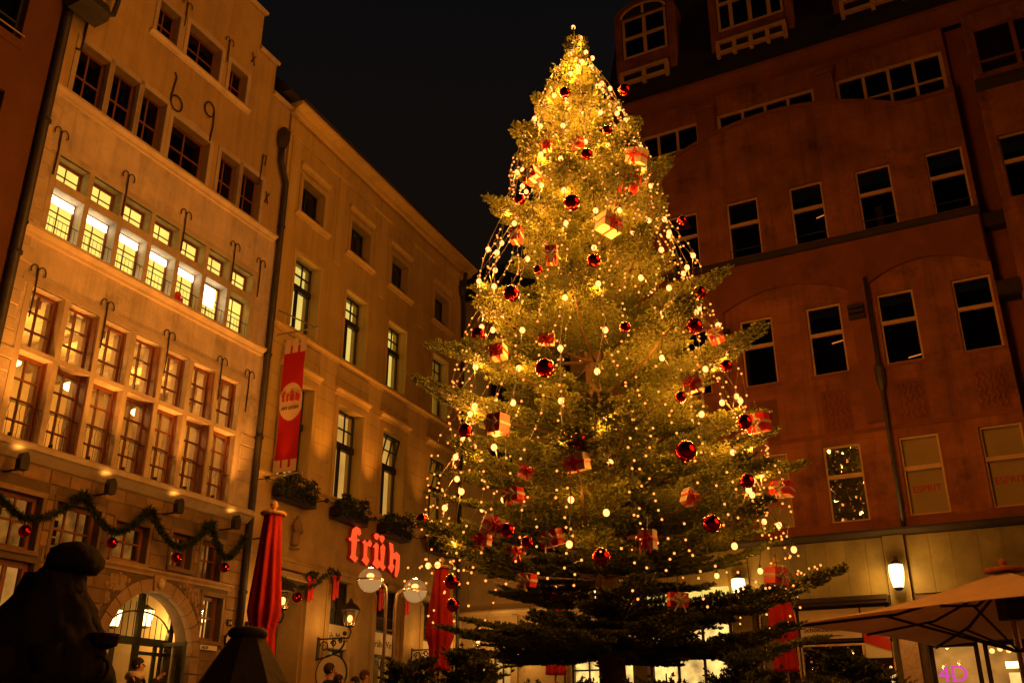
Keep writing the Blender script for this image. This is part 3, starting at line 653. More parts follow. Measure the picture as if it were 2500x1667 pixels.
# windows
def surround(q, w, out, zt=.0, name='window_surround'):
    x0,x1,z0,z1 = q
    MB().prism([(x0-w,z0),(x0-.003,z0),(x0-.003,z1+.003),(x1+.003,z1+.003),(x1+.003,z0),(x1+w,z0),(x1+w,z1+w),(x0-w,z1+w)], -out, .05).build(name, M['ochre2'], TH)
DK = M['darkframe']
for i in range(4):
    q = top[i]; surround(q, .16, .05); moulding(TH, q[0]-.2, q[1]+.22, 18.30, 18.62, .14, M['ochre2'], 'window_hood'); moulding(TH, q[0]-.28, q[1]+.4, 16.52, 16.70, .16, M['ochre2'], 'sill')
    window(TH, *q, .30, [1,1], [1.2], DK, M['glassd'], .07, .09); MB().box(q[0],q[1],.85,.87,q[2],q[3]).build('room_back', M['dark'], TH)
    m = MB(); m.tube([(q[0],.12,17.0),(q[1],.12,17.0)], .015, 5)
    for k in range(8): m.tube([(q[0]+.1+k*.16,.12,16.74),(q[0]+.1+k*.16,.12,17.0)], .008, 4)
    m.build('window_railing', M['iron'], TH)
    q = sec[i]; surround(q, .12, .045)
    window(TH, q[0], q[1], 14.28, q[3], .34, [1,1,1], [1,1], DK, M['glass'], .06, .045)
    window(TH, q[0], q[1], q[2], 14.25, .34, [1,1], [1], DK, M['glass'], .075, .15); MB().box(q[0],q[1],.28,.42,14.16,14.36).build('transom', DK, TH)
    MB().box(q[0]-.3,q[1]+2.6,1.5,1.52,q[2]-.3,q[3]+.9).build('lit_room', M['litpale'], TH)
    MB().box(q[0]+.1,q[0]+.14,.5,1.2,q[2],15.0).build('open_casement', DK, TH)
    q = fst[i]; surround(q, .18, .06); moulding(TH, q[0]-.3, q[1]+.3, 11.22, 11.48, .20, M['ochre2'], 'window_hood')
    MB().box(q[0]-.16,q[1]+.16,-.05,.04,11.0,11.22).build('hood_frieze', M['ochre2'], TH)
    if i < 2: window(TH, q[0], q[1], 9.72, q[3], .34, [1,1,1], [1,1], DK, M['glass'], .06, .045)
    else:                                            # upper light tilted open
        f = window(TH, q[0]+.07, q[1]-.07, 9.78, q[3]-.07, .30, [1,1,1], [1,1], DK, M['glass'], .06, .045); f.rotation_euler = (R(14),0,0); f.location.y = .36
        MB().box(q[0],q[0]+.06,.34,.44,9.7,q[3]).box(q[1]-.06,q[1],.34,.44,9.7,q[3]).box(q[0],q[1],.34,.44,q[3]-.06,q[3]).build('window_frame', DK, TH)
    window(TH, q[0], q[1], q[2], 9.70, .34, [1,1], [1], DK, M['glass'], .085, .17); MB().box(q[0],q[1],.27,.43,9.58,9.80).build('transom', DK, TH)
    MB().box(q[0]-.3,q[1]+2.6,1.6,1.62,q[2]-.3,q[3]+.6).build('lit_room', M['litwarm'], TH)
# downpipe at the right corner
pipe(TH, [(13.25,-.12,0),(13.25,-.12,18.3),(13.05,-.12,19.0),(13.05,-.3,19.9)], .09, [(13.25,-.12,z) for z in (6,10,14)], (13.05,-.14,19.2))
# planters on the first floor windows
for i in range(4):
    q = fst[i]; P = thing('window_planter', ['dark evergreen window planter below the hanging banner','dark evergreen window planter above the red letters, left one','dark evergreen window planter above the last red letter','dark evergreen window planter half hidden behind the tree'][i], 'planter', group='evergreen planters on the tavern'); place(P, FFR, (q[0]-.1,0,6.98))
    MB().box(0,1.75,-.42,-.05,.12,.42).build('box', M['dark'], P)
    m = MB(); m.tube([(0,-.45,.80),(1.75,-.45,.80)], .015, 5); m.tube([(0,-.45,.1),(1.75,-.45,.1)], .015, 5); m.box(0,1.75,-.45,-.03,.04,.07)
    for k in range(12): m.tube([(.05+.15*k,-.45,.1),(.05+.15*k,-.45,.8)], .009, 4)
    m.build('basket_rail', M['iron'], P)
    m = MB(); rn = random.Random(40+i)
    for k in range(90):
        x = rn.uniform(-.05,1.8); hh = .55+.40*max(0, 1-abs(x-.55)/.5) + .42*max(0,1-abs(x-1.5)/.42); sprig_mesh(m, (x, rn.uniform(-.55,-.12), rn.uniform(.15,hh)), 16, .14, rn, (.08,.16), .022)
    m.build('evergreen', M['garland'], P)
    m = MB(); m.tube([(-.75,-.02,.42),(-.75,-.42,.42),(-.1,-.44,.42)], .016, 5); m.ball((-.75,-.42,.42), .08, 8, 6); m.build('spotlight_arm', M['iron'], P)
    lamp('spot_beam', P, (-.75,-.75,.55), (90,560,560,300)[i], (1,.31,.03), .08, 56, (R(180-3),0,0))
# small saint figure on the wall
FG = thing('wall_figure', 'small weathered stone figure on the tavern wall above the red parasol', 'statue'); place(FG, FFR, (2.18,-.14,5.7))
MB().lathe([(.05,0),(.16,.02),(.17,.06)], 10).build('console', M['ashlar'], FG)
skin_obj('figure', [(0,0,.1),(0,0,.4),(0,-.02,.62),(0,-.02,.78),(0,-.03,.92),(0,-.04,1.05),(.15,-.04,.74),(.17,-.1,.52),(.05,-.15,.50),(-.15,-.04,.74),(-.17,-.1,.55),(-.04,-.15,.56)], [(0,1),(1,2),(2,3),(3,4),(4,5),(3,6),(6,7),(7,8),(3,9),(9,10),(10,11)], [.14,.13,.13,.10,.06,.09,.07,.05,.035,.07,.05,.035], M['ashlar'], FG, 0, 1)

# red blackletter sign
GL = {'f': [[(5.45,7.02),(5.24,6.89),(5.19,6.62),(5.04,6.56),(5.11,6.49),(5.24,6.49),(5.27,6.09),(5.19,5.96),(5.52,5.85),(5.68,6.0),(5.51,6.08),(5.54,6.53),(5.71,6.59),(5.68,6.63),(5.53,6.62),(5.52,6.83),(5.64,6.74),(5.78,6.83),(5.7,6.99)]],
 'r': [[(5.89,6.59),(6.03,6.68),(6.19,6.6),(6.35,6.74),(6.51,6.62),(6.41,6.5),(6.22,6.52),(6.22,6.17),(6.39,6.04),(6.24,5.85),(5.92,5.98),(6.03,6.11),(6.01,6.51)]],
 'u': [[(6.58,6.54),(6.78,6.72),(6.94,6.65),(6.93,6.19),(7.11,6.09),(7.15,6.21),(7.08,6.62),(7.24,6.75),(7.4,6.65),(7.33,6.06),(7.49,5.98),(7.31,5.84),(7.11,5.95),(6.94,5.85),(6.62,5.97),(6.73,6.12),(6.72,6.51)],
       [(6.62,6.95),(6.73,7.03),(6.9,7.03),(6.96,6.96),(6.84,6.81),(6.68,6.84)], [(6.99,6.98),(7.12,7.04),(7.29,7.01),(7.32,6.93),(7.18,6.76),(7.03,6.84)]],
 'h': [[(7.66,6.88),(7.92,6.85),(7.98,6.53),(8.19,6.63),(8.43,6.54),(8.44,6.05),(8.29,5.74),(8.15,5.78),(8.2,6.36),(7.98,6.37),(7.96,6.19),(8.09,6.1),(7.92,5.85),(7.66,6.0),(7.77,6.13),(7.75,6.56)]]}
SG = thing('neon_sign', 'glowing red blackletter sign on the ochre tavern front', 'sign'); place(SG, FFR, (5.0,0,5.7))
for k, polys in GL.items():
    m = MB(); b_ = MB()
    for p in polys:
        m.prism([(x-5.0,z-5.7) for x,z in p], -.17, -.15); b_.prism([(x-5.0,z-5.7) for x,z in p], -.149, -.03)
    o = m.build('letter', M['neon'], SG); b_.build('letter_case', M['letterr'], o)
lamp('sign_glow', SG, (1.7,-.45,.6), 5, (1,.10,.03), .3)
# tavern banner on a bracket square to the wall
BN = thing('hanging_banner', 'red and white tavern banner hanging from a bracket beside the downpipe', 'banner'); place(BN, FFR, (.48,0,0))
m = MB(); m.tube([(0,0,12.05),(0,-1.45,12.05)], .028, 6); m.tube([(0,0,12.9),(0,-1.42,12.07)], .024, 6); m.ball((0,-1.5,12.05), .07, 8, 6); m.tube([(0,0,7.55),(0,-1.3,7.55)], .028, 6); m.ball((0,-1.35,7.55), .07, 8, 6)
m.ball((0,-.35,11.78), .05, 6, 5); m.tube([(0,-.35,11.78),(0,-.35,12.05)], .01, 4); m.build('bracket', M['steel'], BN)
def bwave(y, z): return .035*math.sin(z*1.6)+.02*math.sin(z*3.1+y*3)
BY0, BY1, BZ0, BZ1 = -.38, -1.16, 7.62, 11.82
cl = MB(); NY, NZ = 44, 160
def bcol(u, v):
    y = BY0+(BY1-BY0)*u; z = BZ0+(BZ1-BZ0)*v; cz = 9.78; d = math.hypot((u-.5)*.78*1.0, (z-cz)*.72)
    if d < .42: return 1
    if v > .89: return 0 if (.27 < u < .37 or .62 < u < .72) and v < .945 else (2 if (.27 < u < .37 or .62 < u < .72) else 1)
    if v < .085: return 0 if (.27 < u < .37 or .62 < u < .72) and v > .03 else 1
    return 0
for a in range(NY):
    for b in range(NZ):
        k = bcol((a+.5)/NY, (b+.5)/NZ)
        if k == 2: continue
        cl.mi = k; P4 = []
        for (aa, bb) in ((a,b),(a+1,b),(a+1,b+1),(a,b+1)):
            y = BY0+(BY1-BY0)*aa/NY; z = BZ0+(BZ1-BZ0)*bb/NZ; P4.append((bwave(y,z)*.6, y, z))
        cl.quad(*P4)
cl.build('cloth', [M['banner_r'], M['banner_w']], BN, True, weld=True)
m = MB()
for polys in GL.values():
    for p in polys: m.prism([((x-6.74)*.19, (z-6.4)*.27) for x,z in p], -.012, .012)
m.build('lettering', M['letterr'], BN, loc=(-.03+bwave(-.77,9.95)*.6,-.77,9.92), rot=(0,0,R(-90)))
text('AM DOM', .15, M['letter'], BN, (-.035+bwave(-.77,9.6)*.6,-.77,9.52), (R(90),0,R(-90)), ext=.008)

# ground floor of the tavern: piers, entrances, boards
for a, b in ((3.02,4.40),(5.87,7.18),(9.02,10.58),(12.22,13.36)):
    MB().box(a+.05,b-.05,-.06,.03,0,5.1).build('pier', M['shopstone'], TH); MB().box(a+.05,a+.28,-.10,-.058,0,5.0).box(b-.28,b-.05,-.10,-.058,0,5.0).build('pier_pilaster', M['shopstone'], TH)
for i, q in enumerate(shop):
    if i == 0:
        MB().box(q[0],q[1],1.6,1.65,0,5.15).build('porch_back', M['wood'], TH); MB().box(1.5,2.6,.9,1.0,0,4.7).build('porch_door', M['darkframe'], TH)
        MB().extr_x([(.1,5.1),(-.25,4.85),(-.25,4.8),(.1,4.95)], 1.5, 2.95).build('porch_canopy', M['board'], TH)
    else:
        window(TH, q[0], q[1], 3.85, q[3], .3, [1,1,1], [1,1,1], DK, M['glassd'], .06, .03, name='leaded_window')
        MB().box(q[0],q[1],.75,.77,3.85,q[3]).build('room_back', M['dark'], TH)
        window(TH, q[0], q[1], .3, 3.1, .3, [1,1,1], [1], DK, M['glass'], .07, .10, name='shop_window')
        MB().box(q[0]-.2,q[1]+.4,1.4,1.42,.2,3.2).build('lit_room', M['litsoft'], TH)
        m = MB(); m.box(q[0]+.5,q[0]+.62,1.3,1.36,1.9,2.9); m.box(q[0]+.95,q[0]+1.05,1.3,1.36,1.7,2.85); m.build('shop_lamp', M['lampglass'], TH)
        b_ = MB().box(q[0]+.03,q[1]-.03,.16,.28,3.12,3.83).build('sign_board', M['board'], TH)
        if i < 3: text(['','Früh-Menu','Früh-Wirt','',][i], .34, M['letter'], TH, ((q[0]+q[1])/2,.155,3.36))
for x, zt in ((4.3,5.22),(7.1,5.2),(8.9,5.25),(2.95,5.0)):
    m = MB(); rn = random.Random(int(x*10)); 
    for k in range(14): sprig_mesh(m, (rn.uniform(-.16,.16),rn.uniform(-.1,.02),rn.uniform(-.1,.15)), 14, .12, rn, (.07,.14), .02)
    K = thing('bow_wreath', {4.3:'fir tuft with long red bow beside the left tavern window',7.1:'fir tuft with long red bow below the globe lamp',8.9:'fir tuft with long red bow right of the street lamp',2.95:'fir tuft with long red bow beside the tavern porch'}[x], 'decoration', group='bows on the tavern piers'); place(K, FFR, (x,-.25,zt))
    m.build('fir_tuft', M['garland'], K)
    b2 = MB(); b2.ball((-.12,-.05,-.05), .11, 8, 6, 1, .5, .7); b2.ball((.12,-.05,-.05), .11, 8, 6, 1, .5, .7)
    b2.prism([(-.15,-.05),(-.02,-.05),(-.03,-.75),(-.10,-.70),(-.16,-.75)], -.06, -.03); b2.prism([(.02,-.05),(.14,-.05),(.15,-.66),(.09,-.62),(.03,-.68)], -.05, -.02); b2.build('bow', M['redpaper'], K)
# swag between porch and first pier
G = thing('fir_garland', 'short fir garland with red bauble over the tavern porch', 'garland'); place(G, FFR, (.5,-.4,0))
m = MB(); rn = random.Random(77); pts = [(t/24*3.3, 0, 4.6+1.0*(2*t/24-1)**2*(.6 if t < 12 else .75)) for t in range(25)]
for p in pts:
    for k in range(2): sprig_mesh(m, (p[0]+rn.uniform(-.07,.07),p[1],p[2]), 18, .10, rn, (.06,.13))
m.build('fir_strand', M['garland'], G); MB().ball((1.65,0,4.3), .15, 16, 10).build('bauble', M['bauble'], G, True)
# wall lanterns on scrolled brackets
def wall_lantern(s, z, label, sign=False):
    T = thing('wall_lantern', label, 'lantern', group='scroll bracket lanterns on the tavern'); place(T, FFR, (s,0,z))
    m = MB(); m.tube([(0,-.04,.12),(0,-1.15,.12)], .026, 6); m.box(-.06,.06,-.1,0,-.5,.18); m.tube([(0,-.06,-.45)]+[(0,-.06-.95*math.sin(t),-.45+.5*(1-math.cos(t))) for t in [k*PI/16 for k in range(1,9)]], .03, 6)
    for c_, r_ in (((0,-.30,-.10),.16),((0,-.62,-.02),.10),((0,-.86,.04),.07)):
        m.tube([(0,c_[1]+r_*math.cos(t)*(1-.05*k),c_[2]+r_*math.sin(t)*(1-.05*k)) for k, t in enumerate([j*PI/5 for j in range(13)])], .022, 5)
    m.ball((0,-1.0,.26), .07, 8, 6); m.tube([(0,-1.15,.12),(0,-1.22,.3),(0,-1.15,.42)], .025, 6); m.build('bracket', M['iron'], T)
    c_ = (0,-1.15,.42); m = MB(); m.lathe([(.02,.0),(.13,.02),(.14,.05)], 6, c_); m.lathe([(.29,.50),(.31,.52),(.20,.66),(.08,.74),(.03,.86)], 6, c_)
    for k in range(6):
        a = PI/3*k; m.tube([(c_[0]+.135*math.cos(a),c_[1]+.135*math.sin(a),c_[2]+.05),(c_[0]+.28*math.cos(a),c_[1]+.28*math.sin(a),c_[2]+.51)], .012, 4)
    m.build('lantern_cage', M['iron'], T)
    MB().lathe([(.125,.05),(.272,.50)], 6, c_).build('lantern_glass', M['glass'], T)
    MB().ball((c_[0],c_[1],c_[2]+.26), .085, 10, 8, 1, 1, 1.25).build('lantern_flame', M['bulb'], T, True)
    lamp('lantern_light', T, (c_[0],c_[1]-.02,c_[2]+.12), 70, LAMP, .06)
    if sign:
        MB().lathe([(.52,-.03),(.55,-.03),(.55,.03),(.52,.03)], 24, cap=False).build('sign_rim', M['iron'], T, loc=(0,-.62,-.88), rot=(0,R(90),0))
        MB().lathe([(.53,-.02),(.53,.02)], 24).build('sign_disc', M['board'], T, loc=(0,-.62,-.88), rot=(0,R(90),0))
        m = MB()
        for polys in GL.values():
            for p in polys: m.prism([((x-6.74)*.13, (z-6.4)*.16) for x,z in p], -.03, .03)
        m.build('lettering', M['letterr'], T, loc=(0,-.62,-.88), rot=(0,0,R(-90)))
        MB().tube([(0,-.62,.1),(0,-.62,-.35)], .015, 5).build('sign_hook', M['iron'], T)
wall_lantern(.45, 3.28, 'lit wall lantern on scroll bracket half behind the left red parasol')
wall_lantern(3.87, 3.16, 'lit wall lantern on scroll bracket above a round hanging sign', True)
wall_lantern(9.78, 3.28, 'wall lantern on scroll bracket hidden behind middle red parasol')
wall_lantern(13.0, 3.28, 'lit wall lantern on scroll bracket at the far tavern corner', True)

# ================================================================== RED SANDSTONE STORE (right)
RH = thing('sandstone_store', 'dark red sandstone department store with pale window frames, right of the tree', 'building'); place(RH, RFR, (0,0,0))
X0, X1 = -7.4, 3.2
c4 = [-5.55,-3.64,-1.72,.20,2.11]
r1 = [(x+.03, x+1.0, 5.66, 7.72) for x in c4]; r2 = [(x+.05, x+1.0, 9.74, 11.80) for x in c4]; r3 = [(x, x+.97, 13.84, 15.80) for x in c4]
# front wall up to the curved parapet
archz = lambda x: 17.58 + .98*max(0, 1-((x+2.05)/3.75)**2)
wall(X0, X1, 5.3, 17.55, r1+r2+r3, .5, 'wall', M['redstone'], RH)
m = MB(); n = 40
for k in range(n):
    a, b = X0+(X1-X0)*k/n, X0+(X1-X0)*(k+1)/n; za, zb = archz(a), archz(b)
    m.quad((a,0,17.55),(b,0,17.55),(b,0,zb),(a,0,za)); m.quad((a,0,za),(b,0,zb),(b,.22,zb),(a,.22,za)); m.quad((b,.22,17.55),(a,.22,17.55),(a,.22,za),(b,.22,zb))
m.build('curved_parapet', M['redstone'], RH)
m = MB()
for k in range(n):
    a, b = X0+(X1-X0)*k/n, X0+(X1-X0)*(k+1)/n; za, zb = archz(a), archz(b)
    for q in (((a,-.07,za-.02),(b,-.07,zb-.02),(b,-.07,zb+.10),(a,-.07,za+.10)), ((a,-.07,za+.10),(b,-.07,zb+.10),(b,.25,zb+.10),(a,.25,za+.10)), ((b,-.07,zb-.02),(a,-.07,za-.02),(a,.02,za-.02),(b,.02,zb-.02))): m.quad(*q)
m.build('parapet_coping', M['redtrim'], RH)
# set-back ribbon of windows under the eave
st = [(-7.2,-4.36,17.7,19.3),(-3.74,-.62,17.7,19.3),(.02,3.08,17.65,19.3)]
wall(X0, X1, 17.0, 20.5, st, .4, 'upper_wall', M['redstone'], RH, y=.32)
for q in st: window(RH, q[0], q[1], q[2], q[3], .38, [1,1,1,1], [.75,1], M['cream'], M['glassd'], .10, .09, bar=(0,.05)); MB().box(q[0],q[1],1.6,1.62,q[2],q[3]).build('room_back', M['dark'], RH)
for a, b in ((-4.34,-3.76),(-.60,0.0)): MB().box(a,b,.02,.31,17.9,19.45).box(a-.05,b+.05,-.03,.315,19.45,19.6).build('roof_pier', M['redtrim'], RH)
moulding(RH, X0-.1, X1+3.6, 20.05, 20.5, .5, M['redtrim'], 'eave_cornice', y=.32)
MB().extr_x([(-.05,20.5),(-.05,20.62),(2.0,26.5),(8,27.2),(8,20.5)], X0-.05, 8).build('mansard_roof', M['slate'], RH)
# dormers
def dormer(x0, x1, zs, zt, cols, arch):
    D = MB(); y = .36
    D.box(x0-.28,x0-.04,y,2.4,21.2,zt+.1); D.box(x1+.04,x1+.28,y,2.4,21.2,zt+.1); D.box(x0-.04,x1+.04,y+.03,2.4,21.2,zs); D.build('dormer_wall', M['redstone'], RH)
    if arch:
        cx, hw = (x0+x1)/2, (x1-x0)/2+.3; P1 = [(cx+hw*math.cos(PI*k/14), zt+.1+hw*.55*math.sin(PI*k/14)) for k in range(15)]
        MB().prism(P1, y-.03, 2.6).build('dormer_arch', M['redtrim'], RH)
        hw2 = (x1-x0)/2; P2 = [(cx+hw2*math.cos(PI*k/14), zt+hw2*.5*math.sin(PI*k/14)) for k in range(15)]
        MB().prism(P2, y-.06, y-.035).build('arch_pane', M['dark'], RH)
        m = MB().tube([(p[0],y-.07,p[1]) for p in P2], .045, 5); m.tube([(cx,y-.07,zt),(cx,y-.07,zt+hw2*.5)], .05, 5); m.build('arch_frame', M['cream'], RH)
    else: MB().box(x0-.35,x1+.35,y-.1,2.6,zt+.1,zt+.4).build('dormer_roof', M['redtrim'], RH)
    window(RH, x0, x1, zs, zt, y+.02, cols, [1,1], M['cream'], M['glassd'], .09, .13); MB().box(x0,x1,1.2,1.22,zs,zt).build('room_back', M['dark'], RH)
    m = MB(); zb = 21.45; m.box(x0-.05,x1+.05,.02,.12,zb+.42,zb+.52); m.box(x0-.05,x1+.05,.0,.14,zb-.02,zb+.08)
    for k in range(len(cols)+1): xx = x0+(x1-x0)*k/len(cols); m.box(xx-.06,xx+.06,.0,.14,zb-.14,zb+.42)
    m.build('balustrade', M['cream'], RH); MB().box(x0-.05,x1+.05,.16,.28,zb-.3,zb+.42).build('balustrade_back', M['dark'], RH)
dormer(-6.85,-5.2,22.75,24.5,[1,1],True); dormer(-3.4,-1.2,22.6,24.9,[.6,1,1,.6],False); dormer(.6,2.4,22.6,24.7,[1,1],False)
# ledges, arches over window pairs, panels
MB().extr_x([(.02,13.52),(-.12,13.56),(-.22,13.66),(-.22,13.72),(.02,13.76)], X0, X1).build('ledge', M['darktrim'], RH)
for a, b in ((-7.35,-4.2),(-4.0,-.45),(.08,3.15)):
    cx, hw = (a+b)/2, (b-a)/2; m = MB(); n = 20; f_ = lambda x: 12.12+.48*max(0, 1-((x-cx)/hw)**2)
    for k in range(n):
        xa, xb = a+(b-a)*k/n, a+(b-a)*(k+1)/n
        m.quad((xa,-.13,f_(xa)),(xb,-.13,f_(xb)),(xb,-.13,13.52),(xa,-.13,13.52)); m.quad((xa,0,f_(xa)),(xb,0,f_(xb)),(xb,-.13,f_(xb)),(xa,-.13,f_(xa)))
    m.build('arched_field', M['redtrim'], RH)
for a, b in ((-4.2,-4.0),(-.45,.08),(X0,-7.35)):
    MB().box(a,b,-.13,.01,8.2,13.52).build('pilaster', M['redtrim'], RH)
for a in (-.50,-4.25):
    m = MB()
    for k in range(3): m.box(a,a+.42,-.30,-.132,11.12+k*.15,11.22+k*.15)
    m.build('corbel', M['darktrim'], RH)
for a in (-5.4,-3.5,-1.55,.35,2.25):              # carved panels under the second floor windows
    random.seed(int(a*10)); m = MB().box(a,a+.75,-.02,.0,8.05,9.25)
    for k in range(5): xx = a+.08+.14*k; m.tube([(xx+.05*math.sin(z*4+k),-.025,8.15+z*.1) for z in range(11)], [.03+.015*random.random() for _ in range(11)], 5)
    m.build('carved_panel', M['redtrim'], RH)
MB().box(X0,X1,-.05,.0,7.95,8.05).build('band', M['redtrim'], RH); MB().box(X0,X1,-.05,0,5.36,5.6).build('band', M['redtrim'], RH)
for a in (-.36,):
    pipe(RH, [(a+.42,-.2,5.3),(a+.42,-.2,12.3)], .05, [(a+.42,-.2,z) for z in (7,9.6)], (a+.42,-.2,9.4))
# windows
for i in range(5):
    for row, q in ((1,r1[i]),(2,r2[i]),(3,r3[i])):
        f = window(RH, *q, .10, [1], [1.45,1] if row != 1 else [1.5,1], M['cream'], M['glassd'] if row != 1 else (M['mirror'] if i == 2 else M['glass']), .055, .09, bar=(0,.11))
        MB().box(q[0]-.08,q[1]+.08,-.03,.1,q[2]-.10,q[2]-.004).build('sill', M['redtrim'], RH)
        if row == 1:
            MB().box(q[0],q[1],.24,.25,q[2],q[3]).build('roller_blind', M['blind'], RH)
            if i in (1,3,4) or i == 0: text('ESPRIT', .24, M['letterr'], RH, ((q[0]+q[1])/2,.236,6.28), ext=.002, bold=.003)
        else:
            MB().box(q[0]-.1,q[1]+.1,1.2,1.22,q[2]-.1,q[3]+.1).build('room_back', M['dark'], RH)
            if row == 3: m = MB(); m.tube([(q[0],.03,q[2]+.28),(q[1],.03,q[2]+.28)], .012, 5); m.build('guard_rail', M['iron'], RH)
    if i == 3: MB().box(r3[i][0]+.35,r3[i][0]+.55,.5,.52,13.9,14.75).build('curtain', M['blind'], RH)
for x, z in ((-1.2,10.95),(.75,10.15),(-1.15,15.05)):      # office tubes left on inside
    MB().tube([(x,.9,z),(x+.55,.7,z)], .02, 5).build('ceiling_tube', M['mini'], RH)
# right hand wing beyond the recess
wall(3.2, 3.75, 5.3, 20.0, [], .3, 'recess_wall', M['redtrim'], RH, y=.5)
MB().box(3.2,3.75,-.1,.5,11.1,11.5).build('recess_corbel', M['darktrim'], RH); MB().box(3.2,3.75,.1,.5,13.2,13.6).build('recess_corbel', M['darktrim'], RH)
w3 = [(3.98,4.98,z,z+1.95) for z in (5.7,9.8,13.85)]+[(3.6,4.9,17.6,18.9)]+[(5.9,6.9,z,z+1.95) for z in (5.7,9.8,13.85)]
wall(3.75, 8, 5.3, 20.0, w3[:3]+w3[4:], .5, 'wing_wall', M['redstone'], RH)
for q in w3[:3]+w3[4:]: window(RH, *q, .12, [1], [1.4,1], M['cream'], M['glassd'], .055, .09, bar=(0,.11)); MB().box(q[0],q[1],1.1,1.12,q[2],q[3]).build('room_back', M['dark'], RH)
MB().extr_x([(.02,17.3),(-.2,17.45),(-.2,17.6),(.02,17.62)], 3.75, 8).build('ledge', M['darktrim'], RH)
m = MB().box(3.95,6.5,-.04,-.01,17.9,19.3); m.build('wing_glazing', M['glassd'], RH)
m = MB().box(3.9,4.0,-.08,0,17.8,19.4).box(4.9,5.02,-.08,0,17.8,19.4).box(6.0,6.1,-.08,0,17.8,19.4).box(4.0,4.9,-.075,0,18.2,18.26).box(5.02,6.0,-.075,0,18.2,18.26); m.build('wing_glazing_frame', M['redtrim'], RH)
# ground floor: dark ledge, marble slabs, pilasters, shop fronts
wall(X0, 8, 0, 5.3, [(X0+.4,-4.55,0,3.5),(-3.9,-.62,0,3.62),(.12,7.8,0,2.7)], .6, 'ground_floor_wall', M['joint'], RH)
MB().extr_x([(.02,5.2),(-.26,5.24),(-.30,5.30),(-.30,5.36),(.02,5.42)], X0, 8).build('fascia_ledge', M['darktrim'], RH)
def slabs(a, b, z0=3.76, z1=5.18):
    x = a; rn = random.Random(int(a*7))
    while x < b-.05:
        w = min(rn.choice((.42,.5,.62)), b-x); MB().box(x+.003,x+w-.003,-.04-rn.random()*.004,.02,z0,z1).build('marble_slab', M['marble'], RH); x += w
slabs(X0,-4.5); slabs(-3.98,-.52); slabs(.06,6.0)
for a in (-4.48,-.50):
    MB().box(a,a+.5,-.12,.02,2.75,5.2).build('pilaster', M['marble'], RH); MB().box(a+.04,a+.46,-.10,.03,0,2.72).build('granite_pillar', M['granite'], RH)
MB().box(X0,-.55,-.42,.02,3.64,3.75).box(X0,-.55,-.40,.0,3.56,3.64).build('canopy_edge', M['darktrim'], RH)
# chocolate shop sign and dark shop window below
SB = MB().box(-2.86,-.62,-.06,.2,2.72,3.56).build('sign_frame', M['darktrim'], RH); MB().box(-2.78,-1.30,-.075,-.055,2.79,3.50).build('sign_panel', M['board'], RH)
text('Zum', .17, M['letter'], RH, (-2.70,-.082,3.13), align='LEFT'); text('Schokoladen', .17, M['letter'], RH, (-2.70,-.082,2.97), align='LEFT', bold=.002); text('In der Cologne schlemmen', .085, M['letter'], RH, (-2.70,-.082,2.84), align='LEFT')
MB().box(-1.26,-.66,-.075,-.055,2.3,3.50).build('poster_panel', M['board'], RH)
MB().prism([(-1.26,2.66),(-.66,2.45),(-.66,2.75),(-1.26,2.95)], -.085, -.077).build('red_strip', M['letterr'], RH)
window(RH, -2.86, -.62, .3, 2.68, .1, [2,.9], [1], M['steel'], M['glass'], .05, .06, name='shop_window'); MB().box(-3.9,-.62,1.4,1.42,0,3.6).build('shop_back', M['dark'], RH)
for k in range(9): MB().ball((random.uniform(-2.7,-.9), 1.2, random.uniform(1.9,2.6)), .035, 8, 6).build('shop_spot', M['bulb'], RH)
MB().box(-1.25,-.7,.6,.62,1.2,1.95).build('lit_display', M['litshop'], RH)
window(RH, -3.86, -2.9, .3, 3.5, .1, [1], [1,2], M['steel'], M['glass'], .05, .06, name='shop_window')
# perfume shop at the right
window(RH, .16, 1.25, .2, 2.6, .1, [1], [1], M['darktrim'], M['glass'], .10, .06, name='shop_window'); MB().box(.1,1.3,1.2,1.22,0,2.7).build('shop_back', M['litsoft'], RH)
t_ = text('4D', .52, M['pink'], RH, (.62,.02,1.72), ext=.012); 
window(RH, 1.35, 3.4, .2, 2.6, .1, [1,1.4], [1], M['darktrim'], M['glass'], .10, .08, name='shop_window'); MB().box(1.3,3.5,1.4,1.42,0,2.7).build('shop_back', M['litsoft'], RH)
m = MB().box(1.72,2.35,1.2,1.26,2.05,2.2); m.build('shop_tube', M['lampglass'], RH); MB().box(1.75,2.35,1.25,1.3,1.6,1.95).build('lit_display', M['litshop'], RH)
for k in range(5): MB().ball((1.5+.18*k, .7, 2.42+.04*(k%2)), .06, 8, 6).build('shop_spot', M['bulb'], RH)
MB().box(.1,3.4,-.5,-.02,2.62,2.84).build('awning_valance', M['canvas'], RH)
# shop left of the pilaster, behind the tree
window(RH, X0+.45, -4.6, .2, 3.45, .1, [1,1,1], [2.4,1], M['darktrim'], M['glass'], .08, .07, name='shop_window'); MB().box(X0,-4.5,1.2,1.22,0,3.5).build('shop_back', M['litshop'], RH)
MB().box(X0+.5,-4.55,-.10,-.045,3.85,4.25).build('lit_fascia', M['litpale'], RH)
